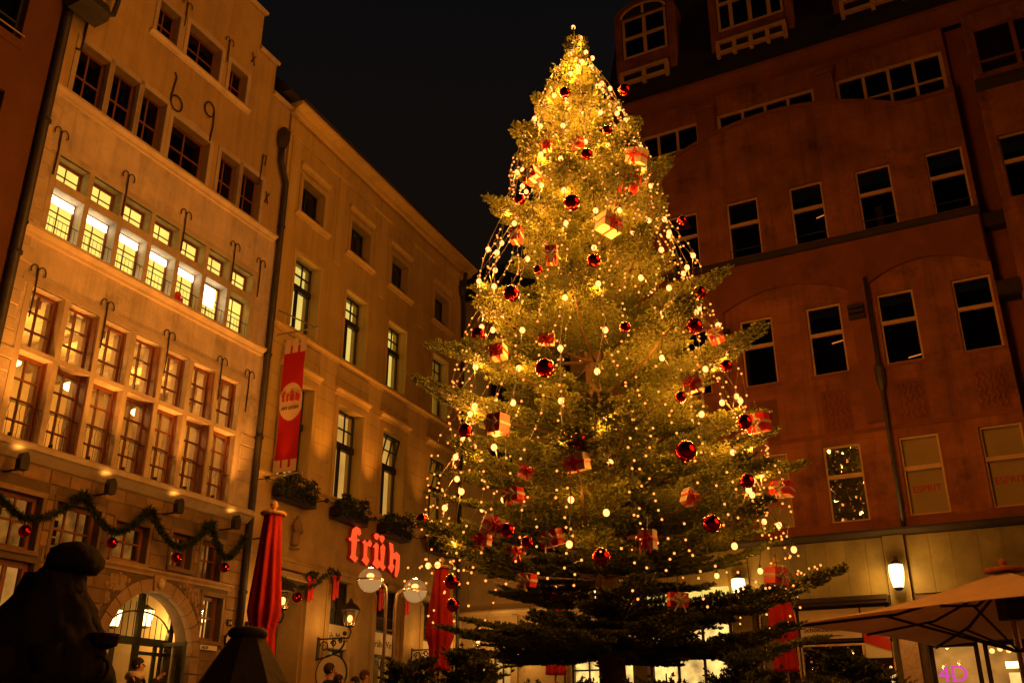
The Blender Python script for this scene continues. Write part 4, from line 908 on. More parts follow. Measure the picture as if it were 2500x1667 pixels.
# side of the store
MB().box(X0-.02,X0,.02,9,0,20.4).build('side_wall', M['redstone'], RH)
def wall_lamp(fr, p, label, power, sc=1.0):
    T = thing('wall_lamp', label, 'lamp', group='oval wall lamps'); place(T, fr, p)
    m = MB(); m.box(-.04,.04,-.02,.0,-.2,.5); m.tube([(0,0,.36),(0,-.2,.38),(0,-.22,.30)], .025, 6); m.lathe([(.04,.36),(.13,.30),(.17,.27),(.165,.25)], 14, (0,-.22,0)); m.lathe([(.07,-.36),(.115,-.31),(.12,-.29)], 14, (0,-.22,0)); m.build('bracket', M['iron'], T)
    MB().lathe([(.115,-.29),(.155,-.1),(.175,.1),(.165,.25)], 16, (0,-.22,0)).build('lamp_glass', M['lampglass'], T, True)
    lamp('lamp_light', T, (0,-.48,0), power, (1,.50,.10), .16)
wall_lamp(RFR, (-.25,-.12,4.18), 'glowing oval wall lamp on marble pilaster above the beige parasol', 120)
wall_lamp(RFR, (-4.2,-.12,4.12), 'glowing oval wall lamp beside the tree and gift topped red parasol', 110)

# ================================================================== STREET END BUILDING (behind the tree)
SE = thing('street_end_building', 'dim tall building closing the street behind the tree', 'building'); place(SE, BFR, (0,0,0))
so = [(.5,1.4,0,3.2),(1.5,2.3,0,3.5),(4.9,6.3,0,4.3),(6.6,9.0,0,4.6)]
sw = [(x,x+1.2,z,z+2.0) for x in (1.2,4.0,6.8,9.6) for z in (6.5,10.2,14.0)]
wall(-1, 14, 0, 19.2, so+sw, .4, 'wall', M['back'], SE)
for q in sw: window(SE, *q, .2, [1,1], [2,1], M['darkframe'], M['glassd'], .07, .05); MB().box(q[0],q[1],.5,.52,q[2],q[3]).build('room_back', M['dark'], SE)
MB().extr_x([(-.2,19.2),(-.2,19.4),(3.2,22.6),(9,22.6),(9,19.2)], -1.2, 14).build('roof', M['slate'], SE)
moulding(SE, -1, 14, 5.0, 5.25, .2, M['back'], 'ledge')
for q in so: window(SE, *q, .15, [1,1], [2,1], M['darkframe'], M['glass'], .07, .06, name='shop_window')
MB().box(.4,2.4,1,1.02,0,3.6).build('lit_shop', M['litwarm'], SE); MB().box(4.6,9.2,1.1,1.12,0,4.7).build('lit_shop', M['litshop'], SE)
MB().box(6.2,6.42,-.5,-.05,4.7,6.0).build('lit_blade_sign', M['lampglass'], SE)
for x in (-.2,2.45,4.55): MB().box(x,x+.22,-.1,.0,0,5.0).build('pilaster', M['back'], SE)
wall_lamp(BFR, (2.72,-.12,3.75), 'glowing oval wall lamp at the street end, seen left of the trunk', 110)

# ================================================================== CHRISTMAS TREE
TB = Vector((1.521,14.923,0)); TT = Vector((1.182,14.953,13.2))
PROF = [(13.2,.04),(12.71,.13),(12.13,.48),(11.1,.98),(9.93,1.45),(8.83,1.62),(7.94,2.05),(6.93,2.28),(6.26,2.5),(5.47,2.66),(4.37,2.98),(3.13,3.12),(2.22,3.12),(1.4,3.1),(0,3.0)]
def trad(z):
    for (z1,r1_),(z0,r0_) in zip(PROF, PROF[1:]):
        if z0 <= z <= z1: return r0_+(r1_-r0_)*(z-z0)/(z1-z0)
    return .04 if z > 13 else 3.0
def tax(z): t = z/13.2; return Vector((TB.x+(TT.x-TB.x)*t, TB.y+(TT.y-TB.y)*t, z))
CT = thing('christmas_tree', 'tall fir covered with lights, red baubles and gift boxes in the square', 'tree', tuple(TB))
loc = lambda v: tuple(Vector(v)-TB)
MB().tube([loc(tax(z)) for z in (0,1,2,4,6,8,10,12,13.1)], [.23,.205,.19,.17,.14,.105,.07,.03,.008], 12).build('trunk', M['bark'], CT, True)

def shoot(nd, st, p, d, ln, rn, up, dens=120, nl=.05):
    """a needle covered twig: stem strip plus single-triangle needles to both sides and above"""
    q = p + d*ln; side = d.cross(up).normalized(); u2 = side.cross(d).normalized()
    st.add([tuple(p-side*.004),tuple(p+side*.004),tuple(q+side*.002),tuple(q-side*.002)], [(0,1,2,3)])
    for k in range(max(5, int(ln*dens))):
        t = rn.random()**.85; b = p + d*(ln*t); a = rn.uniform(-.45, PI+.45); lat = side*math.cos(a)+u2*math.sin(a)
        nd_ = (lat*.85 + d*rn.uniform(.35,.8)).normalized(); L_ = nl*rn.uniform(.7,1.1)*(1-.25*t); w = nd_.cross(u2 if rn.random() < .6 else d).normalized()*.0115
        nd.add([tuple(b-w),tuple(b+w),tuple(b+nd_*L_+w*.5),tuple(b+nd_*L_-w*.5)], [(0,1,2,3)])
def branch_mesh(L, seed):
    rn = random.Random(seed); nd = MB(); st = MB(); up = Vector((0,0,1))
    fz = lambda x: L*(.02*math.sin(PI*x/L*1.1)*-2.0 + .07*(x/L)**2.2)
    fy = lambda x: .04*L*math.sin(x/L*2.2+seed)
    ax_ = [Vector((L*k/12, fy(L*k/12), fz(L*k/12))) for k in range(13)]
    st.tube([tuple(p) for p in ax_], [.004+.011*L*(1-k/12) for k in range(13)], 5)
    x = max(.10, L*.16); sd = 1
    while x < L-.04:
        p = Vector((x, fy(x), fz(x))); tx = (Vector((x+.05,fy(x+.05),fz(x+.05)))-p).normalized(); rem = L-x
        inner = min(1, .35+x/(L*.45))
        ln = min(.30*L+.12, (.48*rem+.10)*inner)*rn.uniform(.75,1.1)
        for sgn in (1,-1):
            an = R(rn.uniform(46,62)); d = (tx*math.cos(an) + Vector((0,sgn,0))*math.sin(an) + up*rn.uniform(-.05,.08)).normalized()
            # the lateral, curving forward, with its own side shoots
            seg = .09; s_ = 0; q = p.copy(); st.add([tuple(q),tuple(q+tx*.01),tuple(q+d*ln)], [(0,1,2)])
            while s_ < ln:
                l2 = min(.12, ln-s_+.05); shoot(nd, st, q, d, l2, rn, up); r2 = ln-s_
                if s_ > .05 or ln < .2:
                    for g2 in (1,-1):
                        if rn.random() < .92:
                            a2 = R(rn.uniform(42,58)); d2 = (d*math.cos(a2) + d.cross(up).normalized()*g2*math.sin(a2) + up*rn.uniform(-.06,.10)).normalized()
                            shoot(nd, st, q, d2, min(.16, .07+r2*.40)*rn.uniform(.75,1.1), rn, up)
                q = q + d*seg; s_ += seg; d = (d + tx*.035 + up*.012).normalized()
        if x > .25*L: shoot(nd, st, p, tx, .10, rn, up)
        x += rn.uniform(.10,.14)
    e = Vector((L,fy(L),fz(L))); shoot(nd, st, e-Vector((.05,0,0)), Vector((1,0,.15)).normalized(), .15, rn, up, 120)
    nd.m = [0]*len(nd.f); b = len(nd.v); nd.v.extend(st.v); nd.f.extend([tuple(i+b for i in f) for f in st.f]); nd.m.extend([1]*len(st.f))
    return nd.mesh('branch', [M['needle'], M['bark']])
LEN = [.35,.6,.95,1.3,1.7,2.1,2.55,3.0]
BRM = {(l,s): branch_mesh(l, int(l*100)+s*17) for l in LEN for s in range(2 if l > .5 else 3)}
rb = random.Random(21); nb = 0
def add_branch(z, az, Lw, elev, droop=0):
    global nb
    l = min(LEN, key=lambda v: abs(v-Lw)); s = rb.randrange(2 if l > .5 else 3); sc = Lw/l
    p = tax(z) + Vector((math.cos(az),math.sin(az),0))*.05
    inst(BRM[(l,s)], 'branch', CT, loc(p), (rb.uniform(-.18,.18), -elev, az), (sc, sc*rb.uniform(.95,1.1)*(1 if rb.random() < .5 else -1) if False else sc, sc)); nb += 1
z = 2.1; k = 0
while z < 12.9:
    f = z/13.2; elev = R(-4 + 34*f**1.3 + (22 if z > 11.9 else 0)); n = (8 if z < 3.6 else 7 if z < 9 else 6) if z < 11.8 else 5
    ph = rb.random()*6.28
    for j in range(n):
        az = ph + 2*PI*j/n + rb.uniform(-.2,.2); el = elev + R(rb.uniform(-8,8)); zz = z+rb.uniform(-.04,.04)
        Lw = trad(min(13.1, zz + trad(zz)*math.tan(el)*.8))/math.cos(el)*rb.choice((.70,.84,.93,1.0,1.04,1.12))*rb.uniform(.96,1.04)
        if nb < 286: add_branch(zz, az, max(.22,Lw), el)
    if 2.6 < z < 11.5:
        for j in range(1): add_branch(z+rb.uniform(.15,.3), rb.random()*6.28, trad(z)*rb.uniform(.55,.8), elev+R(8)) if nb < 300 else None
    z += (.60 if z < 4 else .62 if z < 8 else .48)*(1 if z < 11 else .75)*rb.uniform(.85,1.15); k += 1
for j in range(9):
    add_branch(1.78+rb.uniform(-.1,.12), 2*PI*j/9+rb.uniform(-.25,.25), rb.uniform(2.6,3.35), R(rb.uniform(-7,-1)))
for zz, az, l_, el in ((12.45,5.9,.50,1.05),(12.6,4.0,.26,1.15),(12.75,1.5,.22,1.2)):
    if nb < 306: add_branch(zz, az, l_, el)
inst(BRM[(.35,1)], 'leader_shoot', CT, loc(tax(12.85)), (0,R(-88),0))

# ---- hanging decorations: baubles and gift boxes on the outside of the tree
BAUB=[(0.96,13.94,10.94,0.099),(1.96,14.36,11.34,0.110),(1.57,13.53,9.87,0.086),(1.23,13.47,9.36,0.099),(0.20,13.83,8.74,0.098),(0.96,13.15,8.25,0.133),(1.22,12.77,7.04,0.106),(0.43,12.96,6.99,0.07),(0.05,13.07,6.65,0.126),(-0.43,13.24,6.06,0.112),(1.57,12.37,5.79,0.08),(2.77,13.19,6.72,0.103),(2.58,12.74,5.97,0.122),(2.76,14.08,8.49,0.08),(0.48,12.26,5.14,0.135),(2.96,12.68,5.34,0.088),(-0.57,12.58,4.36,0.1),(0.88,11.91,4.01,0.115),(3.06,12.36,4.41,0.106),(2.20,11.97,3.89,0.142),(2.20,12.07,4.66,0.075),(3.01,12.31,3.59,0.098),(-1.17,13.33,3.29,0.102),(-0.01,12.27,2.94,0.1),(2.47,12.07,2.98,0.116),(1.11,11.97,2.55,0.112),(-0.72,12.92,2.40,0.1),(0.23,12.18,2.77,0.08),(-0.70,12.94,2.10,0.088)]
BALLM = MB().ball((0,0,0), 1, 24, 16).mesh('ball', M['bauble'], True); CAPM = MB().lathe([(.20,0),(.20,.16),(.05,.2)], 10, (0,0,.94)).mesh('cap', M['gold']); HOOKM = MB().tube([(0,0,1.1),(0,0,2.2)], .03, 4).mesh('hook', M['iron'])
def outward(p, k): a = tax(p[2]); d = Vector((p[0]-a.x, p[1]-a.y, 0)).normalized(); return Vector(p) + d*k
for i, (x,y,z,r) in enumerate(sorted(BAUB, key=lambda b: -b[2])):
    o = thing('bauble', 'shiny red bauble on the tree, %s from the tree top%s' % (ORD[i] if i else 'nearest', ', left of the trunk line' if x < tax(z).x-.6 else (', right of the trunk line' if x > tax(z).x+.6 else '')), 'bauble', tuple(outward((x,y,z), .10)), group='red baubles on the tree')
    inst(BALLM, 'ball', o, (0,0,0), (0,0,0), (r,r,r)); inst(CAPM, 'cap', o, (0,0,0), (0,0,0), (r,r,r)); inst(HOOKM, 'hook', o, (0,0,0), (0,0,0), (r,r,r))
GIFT=[(0.58,13.61,9.68,'w',0.16,0.19,0),(2.11,13.68,9.54,'w',0.36,0.30,20),(1.08,13.45,9.64,'r',0.23,0.18,0),(0.31,13.75,9.20,'r',0.31,0.25,-15),(1.94,13.53,8.90,'r',0.35,0.33,25),(1.49,12.86,7.77,'w',0.40,0.32,12),(0.06,13.29,7.81,'r',0.2,0.30,0),(0.59,12.87,7.24,'r',0.2,0.33,0),(0.48,12.38,5.66,'w',0.26,0.18,5),(-0.20,12.69,5.59,'w',0.24,0.24,-5),(3.00,12.92,5.94,'r',0.24,0.22,-20),(-0.20,12.20,4.36,'r',0.28,0.31,3),(0.82,11.83,3.73,'w',0.34,0.25,-5),(0.16,12.04,3.66,'w',0.2,0.16,25),(0.01,12.12,3.38,'r',0.28,0.2,-5),(2.45,12.13,4.90,'w',0.28,0.24,-12),(3.38,12.50,4.47,'r',0.32,0.30,-3),(2.23,11.88,3.30,'w',0.16,0.24,25),(-0.26,12.30,3.03,'w',0.33,0.24,18),(-0.39,12.42,2.87,'w',0.23,0.19,3),(0.01,12.20,2.69,'w',0.18,0.14,0),(0.49,11.98,2.80,'r',0.30,0.23,-8),(1.68,11.84,2.76,'w',0.22,0.28,2),(3.66,12.70,3.60,'r',0.34,0.22,6),(0.19,12.16,2.32,'r',0.21,0.19,10),(2.02,11.94,2.05,'r',0.27,0.2,3),(3.44,12.60,2.43,'r',0.33,0.24,3)]
cnt = {'r':0,'w':0}; rg = random.Random(9)
for (x,y,z,c,w,h,a) in sorted(GIFT, key=lambda b: -b[2]):
    i = cnt[c]; cnt[c] += 1; big = w >= .30
    lab = ('red gift box with white ribbon' if c == 'r' else 'white gift box with red ribbon') + ' on the tree, %s %s box from the tree top' % (ORD[i] if i else 'nearest', 'red' if c == 'r' else 'white')
    w *= .84; h *= .84; p = outward((x,y,z), -.02); o = thing('gift_box', lab, 'gift', tuple(p), group='gift boxes on the tree')
    o.rotation_euler = (R(rg.uniform(-14,14)), R(a), R(rg.uniform(-40,40)))
    bm, rm = (M['redpaper'], M['whitepaper']) if c == 'r' else (M['whitepaper'], M['redpaper']); d = min(w,h)*.9; t = .035
    MB().box(-w/2,w/2,-d/2,d/2,-h/2,h/2).build('box', bm, o)
    e = .004; MB().box(-t/2,t/2,-d/2-e,d/2+e,-h/2-e,h/2+e).build('ribbon', rm, o); e = .007; MB().box(-w/2-e,w/2+e,-d/2-e,d/2+e,-t/2,t/2).build('ribbon', rm, o)
    m = MB(); up_ = rg.random() < .6
    for s_ in (-1,1):
        m.tube([(0,-d/2-.02,0),(s_*.06,-d/2-.05,.05),(s_*.10,-d/2-.05,.0),(s_*.05,-d/2-.04,-.03),(0,-d/2-.02,0)], .014, 5); m.tube([(0,-d/2-.02,0),(s_*.05,-d/2-.04,-.10),(s_*.07,-d/2-.03,-h/2-.06)], .012, 5)
    m.ball((0,-d/2-.03,0), .025, 6, 5); m.build('bow', rm, o)
    MB().tube([(0,0,h/2),(0,.03,h/2+.2)], .006, 4).build('hook', M['iron'], o)

# ---- strings of lights: wire plus single bulbs, each a part
BIGM = MB().ball((0,0,0), .043, 10, 8, 1, 1, 1.15).mesh('bulb', M['bulb'], True); SOCKM = MB().lathe([(.016,.04),(.02,.05),(.016,.10)], 8).mesh('socket', M['iron'])
MINM = MB().ball((0,0,0), .0165, 8, 6).mesh('bulb', M['mini'], True)
rl = random.Random(5)
def azs(n, a0, a1): return [a0 + (a1-a0)*(k+.5)/n for k in range(n)]
# azimuth -90 deg faces the camera; strings are listed from the tree's left edge to its right edge
vis = azs(11, R(-195), R(15)); rear = azs(6, R(25), R(155))
LIGHT_W = 60
def order_label(k): return ORD[k] if k else 'first'
def sx(a): return math.cos(a)
for k, a in enumerate(sorted(vis, key=lambda t: sx(t)) + rear):
    S = thing('light_string', 'string of large warm bulbs hanging down the tree, %s from its left edge' % order_label(k) if k < 11 else 'string of large warm bulbs on the far side of the tree', 'light string', tuple(tax(12.9)), group='strings of large bulbs' if k < 11 else 'strings of bulbs on the far side')
    base = Vector(tax(12.9)); z = 12.5 - 1.3*rl.random()*(k%2) - .3*rl.random(); pts = []; zz = 12.9; j = 0
    drift = rl.uniform(-.12,.12)
    while z > 2.75:
        aa = a + drift*(12.9-z)/10 + rl.uniform(-.05,.05)*(1 if z < 10 else 2); rr = trad(z)*rl.uniform(.76,.92)+.02
        p = tax(z) + Vector((math.cos(aa),math.sin(aa),0))*rr; q = p-base; pts.append(q)
        inst(BIGM, 'bulb', S, tuple(q)); inst(SOCKM, 'socket', S, tuple(q))
        if k < 11 or j % 3 == k % 3: lamp('bulb_light', S, tuple(q + Vector((-math.cos(aa)*.03,-math.sin(aa)*.03,-.07))), LIGHT_W*(.95 if z > 9 else 1.0 if z > 5.5 else .8 if z > 4.2 else .32)*(1 if k < 11 else .3)*(.35 if math.cos(aa) > .5 and z > 6.5 else 1)*rl.uniform(.5,1.5), WARM, .04)
        j += 1; z -= rl.uniform(.60,.85)
    pts = [p + Vector((0,0,.10)) for p in pts]; MB().tube([tuple(p) for p in pts], .006, 4, False).build('wire', M['iron'], S)
TL = thing('light_cluster', 'cluster of large warm bulbs at the very top of the tree', 'light string', tuple(tax(12.6)))
for q in ((0,0,.72),(.13,-.05,.42),(-.02,-.08,.32),(-.03,-.1,.05),(.05,-.12,-.14),(.22,-.12,.02),(.34,-.10,-.10)):
    inst(BIGM, 'bulb', TL, q)
lamp('bulb_light', TL, (.1,-.3,.1), 40, WARM, .05)
MB().tube([(.05,-.12,-.3),(0,-.06,.1),(.05,-.03,.4),(0,0,.7)], .006, 4).build('wire', M['iron'], TL)
mini = sorted(azs(26, R(-195), R(15)), key=lambda t: sx(t)) + azs(9, R(25), R(155))
for k, a in enumerate(mini):
    S = thing('mini_light_string', 'string of tiny warm lights down the tree, %s from its left edge' % order_label(k) if k < 26 else 'string of tiny warm lights on the far side of the tree', 'light string', tuple(tax(12.4)), group='strings of tiny lights' if k < 26 else 'strings of tiny lights on the far side')
    base = Vector(tax(12.4)); z = 12.2 - rl.random()*1.6; pts = []; drift = rl.uniform(-.15,.15); zend = rl.choice((2.0,2.4,3.0)); jit = 0
    while z > zend:
        jit = jit*.7 + rl.uniform(-.035,.035); aa = a + drift*(12.4-z)/10 + jit; rr = trad(z)*(.85+.07*math.sin(z*3+k))+.02
        q = tax(z) + Vector((math.cos(aa),math.sin(aa),0))*rr - base; pts.append(tuple(q)); inst(MINM, 'bulb', S, tuple(q)); z -= rl.choice((.10,.14,.2,.28,.36))
    MB().tube(pts, .003, 3, False).build('wire', M['iron'], S)
S = thing('mini_light_string', 'string of tiny warm lights draped sideways across the lowest branches', 'light string', tuple(tax(2.4)))
pts = []
for k in range(34):
    aa = R(-165) + R(150)*k/33; rr = 3.05 + .15*math.sin(k*.9); q = Vector((math.cos(aa)*rr, math.sin(aa)*rr, .1+.22*math.sin(k*.45)+rl.uniform(-.05,.05))); pts.append(tuple(q)); inst(MINM, 'bulb', S, tuple(q))
MB().tube(pts, .003, 3, False).build('wire', M['iron'], S)

# small firs standing round the foot of the tree
for i, (x,y,h,r) in enumerate(((-.45,10.9,1.40,.95),(.55,10.5,1.15,.9),(1.6,10.5,1.12,.95),(2.6,10.9,1.40,1.0),(3.80,11.3,1.44,1.0),(-1.15,11.4,1.34,.8))):
    F = thing('small_fir', 'small dark unlit fir at the foot of the tree, %s from the left' % ['second','third','fourth','fifth','last','first'][i], 'fir tree', (x,y,0), group='small firs round the tree foot')
    MB().tube([(0,0,0),(0,0,h)], [.04,.008], 6).build('trunk', M['bark'], F)
    rn = random.Random(60+i); zz = .35
    while zz < h-.12:
        n = 7
        for j in range(n):
            Lw = max(.3, r*(1-(zz/h)**1.6)*rn.uniform(.8,1.1)); l = min(LEN, key=lambda v: abs(v-Lw)); s = rn.randrange(2); sc = Lw/l
            inst(BRM[(l,s)], 'branch', F, (0,0,zz+rn.uniform(-.05,.05)), (rn.uniform(-.2,.2), -R(rn.uniform(5,28)), rn.random()*6.28), (sc,sc,sc))
        zz += .17

# ================================================================== PARASOLS
def folded_parasol(x, y, zt, zb, rmax, label):
    T = thing('folded_parasol', label, 'parasol', (x,y,0), random.random()*3, 'folded red parasols')
    MB().tube([(0,0,0),(0,0,zt+.05)], .035, 8).build('pole', M['steel'], T)
    MB().lathe([(.19,-.02),(.2,.0),(.19,.025),(.03,.04),(.03,.08),(.06,.11),(.065,.15),(.03,.2)], 16, (0,0,zt)).build('finial', M['cream'], T)
    MB().lathe([(.4,0),(.42,.05),(.06,.12)], 16).build('base', M['darktrim'], T)
    h = zt-zb; pr = []; tie = .22
    for k in range(27):
        t = k/26; z = zt-.03-t*h
        r = .13 + (rmax-.13)*min(1,t/.66) if t < .66 else rmax
        if t > .66: r = rmax*(1-.28*((t-.66)/(1-tie-.66))) if t < 1-tie else rmax*(.72 + .10*((t-(1-tie))/tie))
        pr.append((r, z))
    ph = random.random()*6
    fold = lambda a, i: 1 + (.05+.13*min(1,i/14))*math.sin(a*9+ph+.25*math.sin(i*.35)) + .05*math.sin(a*4+i*.12)
    MB().lathe(pr, 72, (0,0,0), fold).build('cloth', M['red'], T, True)
    zt_ = zb+tie*h; MB().lathe([(rmax*.70,-.03),(rmax*.76,0),(rmax*.70,.03)], 24, (0,0,zt_), cap=False).build('tie_band', M['red'], T)
folded_parasol(-3.65,14.54,3.66,1.50,.225,'folded red parasol in front of the tavern porch, leftmost')
folded_parasol(-1.45,19.95,3.73,1.75,.245,'folded red parasol right of the street lamp, half behind branches')
folded_parasol(1.0,22.98,3.70,1.85,.26,'folded red parasol seen through the branches left of the trunk')
folded_parasol(5.25,19.3,3.62,1.70,.26,'folded red parasol under a gift box, right of the tree')
# open beige parasol
PA = thing('open_parasol', 'large open beige square parasol at the lower right edge', 'parasol', (8.05,15.9,0))
cor = [Vector((-3.6,.35,2.2)),Vector((.42,4.1,2.2)),Vector((3.8,-.2,2.2)),Vector((-.35,-4.15,2.2))]; apex = Vector((0,0,3.02))
m = MB(); rows_ = 10
for q in range(4):
    A, B = cor[q], cor[(q+1)%4]
    for seg in range(10):
        for rr in range(rows_):
            P4 = []
            for (uu, vv) in ((seg/10,rr/rows_),((seg+1)/10,rr/rows_),((seg+1)/10,(rr+1)/rows_),(seg/10,(rr+1)/rows_)):
                e = A.lerp(B, uu); p = apex.lerp(e, vv); p.z -= .16*math.sin(PI*vv)*(1-.3*abs(2*uu-1)) ; p.z += .06*vv*(4*uu*(1-uu)); P4.append(tuple(p))
            m.quad(*P4)
    for seg in range(10): pass
o = m.build('canopy', M['canvas'], PA, True, weld=True); sm = o.modifiers.new('Solid','SOLIDIFY'); sm.thickness = .012
for q in range(4):
    MB().tube([(0,0,2.86),tuple(cor[q]*.5+apex*.5+Vector((0,0,-.26))),tuple(cor[q]+Vector((0,0,-.04)))], .026, 6).build('rib', M['darktrim'], PA)
    mid = (cor[q]+cor[(q+1)%4])/2; MB().tube([(0,0,2.86),tuple(mid*.5+apex*.5+Vector((0,0,-.26))),tuple(mid+Vector((0,0,.03)))], .022, 6).build('rib', M['darktrim'], PA)
    MB().tube([(0,0,1.75),tuple(cor[q]*.55+apex*.45+Vector((0,0,-.24)))], .022, 6).build('strut', M['darktrim'], PA); MB().tube([(0,0,1.75),tuple(mid*.55+apex*.45+Vector((0,0,-.24)))], .02, 6).build('strut', M['darktrim'], PA)
MB().tube([(0,0,0),(0,0,2.95)], .055, 10).build('pole', M['steel'], PA); MB().box(-.16,.16,-.16,.16,2.25,2.75).build('slide_housing', M['darktrim'], PA)
MB().lathe([(.30,0),(.32,.03),(.30,.06),(.05,.08),(.05,.12),(.07,.16),(.03,.22)], 16, (0,0,3.0)).build('finial', M['redtrim'], PA)

# ================================================================== STREET LAMP WITH TWO GLASS GLOBES
SL = thing('street_lamp', 'steel street lamp with two clear glass globes on curved arms', 'street lamp', (-2.60,21.1,0))
for s_, gx, gy, gz in ((-1,-.42,-.32,3.60),(1,.47,.40,3.48)):
    bx, by = s_*.09, s_*.06
    MB().tube([(bx,by,0),(bx,by,gz-.35),(bx+s_*.03,by+s_*.02,gz-.12),(bx+s_*.12,by+s_*.09,gz-.02),(gx-s_*.16,gy-s_*.13,gz)], .034, 8).build('pole', M['steel'], SL, True)
    MB().lathe([(.27,-.012),(.285,-.012),(.285,.02),(.27,.02),(.27,-.012)], 28, (gx,gy,gz), cap=False).build('ring', M['steel'], SL)
    MB().ball((gx,gy,gz), .262, 28, 18).build('globe', M['globeglass'], SL, True)
    MB().lathe([(.10,-.05),(.14,0),(.10,.03)], 14, (gx,gy,gz-.02)).build('lamp_holder', M['steel'], SL)
    MB().ball((gx,gy,gz+.09), .075, 12, 8, 1.1, 1.1, .8).build('lamp_bulb', M['bulb'], SL, True)
    lamp('globe_light', SL, (gx,gy,gz+.24), 70, LAMP, .08)
    MB().lathe([(.02,-.25),(.10,-.235),(.18,-.19),(.235,-.11),(.258,-.02)], 24, (gx,gy,gz), cap=False).build('diffuser_bowl', M['frost'], SL, True)
for z in (.9,1.9,2.6): MB().tube([(-.09,-.06,z),(.09,.06,z)], .022, 6).build('tie', M['steel'], SL)

# ================================================================== FOUNTAIN FIGURES (dark silhouettes)
ST = thing('fountain_statue', 'dark bronze statue of a seated bonneted figure on the fountain, lower left', 'statue', (-3.44,7.24,0), R(24))
MB().lathe([(.70,0),(.70,.3),(.60,.35),(.60,.70),(.52,.74),(.48,.84)], 10).build('plinth', M['fstone'], ST)
V = [(0,0,.95),(0,0,1.18),(.03,0,1.38),(.07,-.02,1.50),(.10,-.03,1.58),(.11,-.03,1.70),
     (.22,-.06,1.36),(.36,-.14,1.18),(.42,-.26,1.12),(-.16,-.06,1.36),(-.30,-.16,1.20),(-.26,-.30,1.12),
     (.14,-.16,.98),(.10,-.44,1.0),(.08,-.46,.84),(-.16,-.16,.98),(-.22,-.44,1.0),(-.24,-.46,.84)]
E_ = [(0,1),(1,2),(2,3),(3,4),(4,5),(2,6),(6,7),(7,8),(2,9),(9,10),(10,11),(0,12),(12,13),(13,14),(0,15),(15,16),(16,17)]
skin_obj('figure', V, E_, [.30,.27,.22,.10,.13,.10,.12,.095,.06,.12,.09,.06,.17,.12,.09,.17,.12,.09], M['bronze'], ST, 0, 2)
MB().lathe([(.17,-.07),(.205,-.02),(.20,.04),(.16,.10),(.10,.145),(.03,.165)], 18, (.15,.0,1.71), lambda a, i: 1+.10*math.sin(a*5+i*.8)+.05*math.sin(a*9)).build('bonnet', M['bronze'], ST, True)
MB().ball((-.02,-.05,1.63), .05, 8, 6, 1.3, 1, .9).build('nose', M['bronze'], ST, True); MB().lathe([(.16,-.05),(.19,0),(.15,.05)], 16, (.09,0,1.50), lambda a, i: 1+.14*math.sin(a*6)).build('collar', M['bronze'], ST, True)
MB().lathe([(.50,0),(.49,.10),(.46,.22),(.41,.34),(.35,.44),(.30,.53),(.25,.62),(.22,.70),(.19,.78)], 40, (.04,0,.84), lambda a, i: 1+.07*math.sin(a*11+i*.9)+.07*math.sin(a*4-i*.6)+.05*math.sin(a*2+i*1.7)).build('cloak', M['bronze'], ST, True)
m = MB(); m.lathe([(.03,-.06),(.10,-.03),(.12,.03),(.11,.05)], 12, (.43,-.28,1.14)); m.tube([(.30,-.34,1.02)]+[(.40+.09*math.sin(t),-.34,.95+.09*math.cos(t)) for t in [j*PI/6 for j in range(13)]], .012, 5); m.build('held_bowl', M['bronze'], ST)
PN = thing('fountain_pinnacle', 'dark stone fountain pinnacle with rounded cap below the left red parasol', 'fountain', (-2.18,8.22,0))
MB().lathe([(.62,0),(.62,.5),(.50,.55),(.40,.86),(.26,1.08),(.17,1.22),(.14,1.26)], 8).build('body', M['fstone'], PN); MB().lathe([(.10,1.25),(.155,1.27),(.165,1.30),(.14,1.335),(.05,1.35)], 14).build('cap', M['fstone'], PN, True)

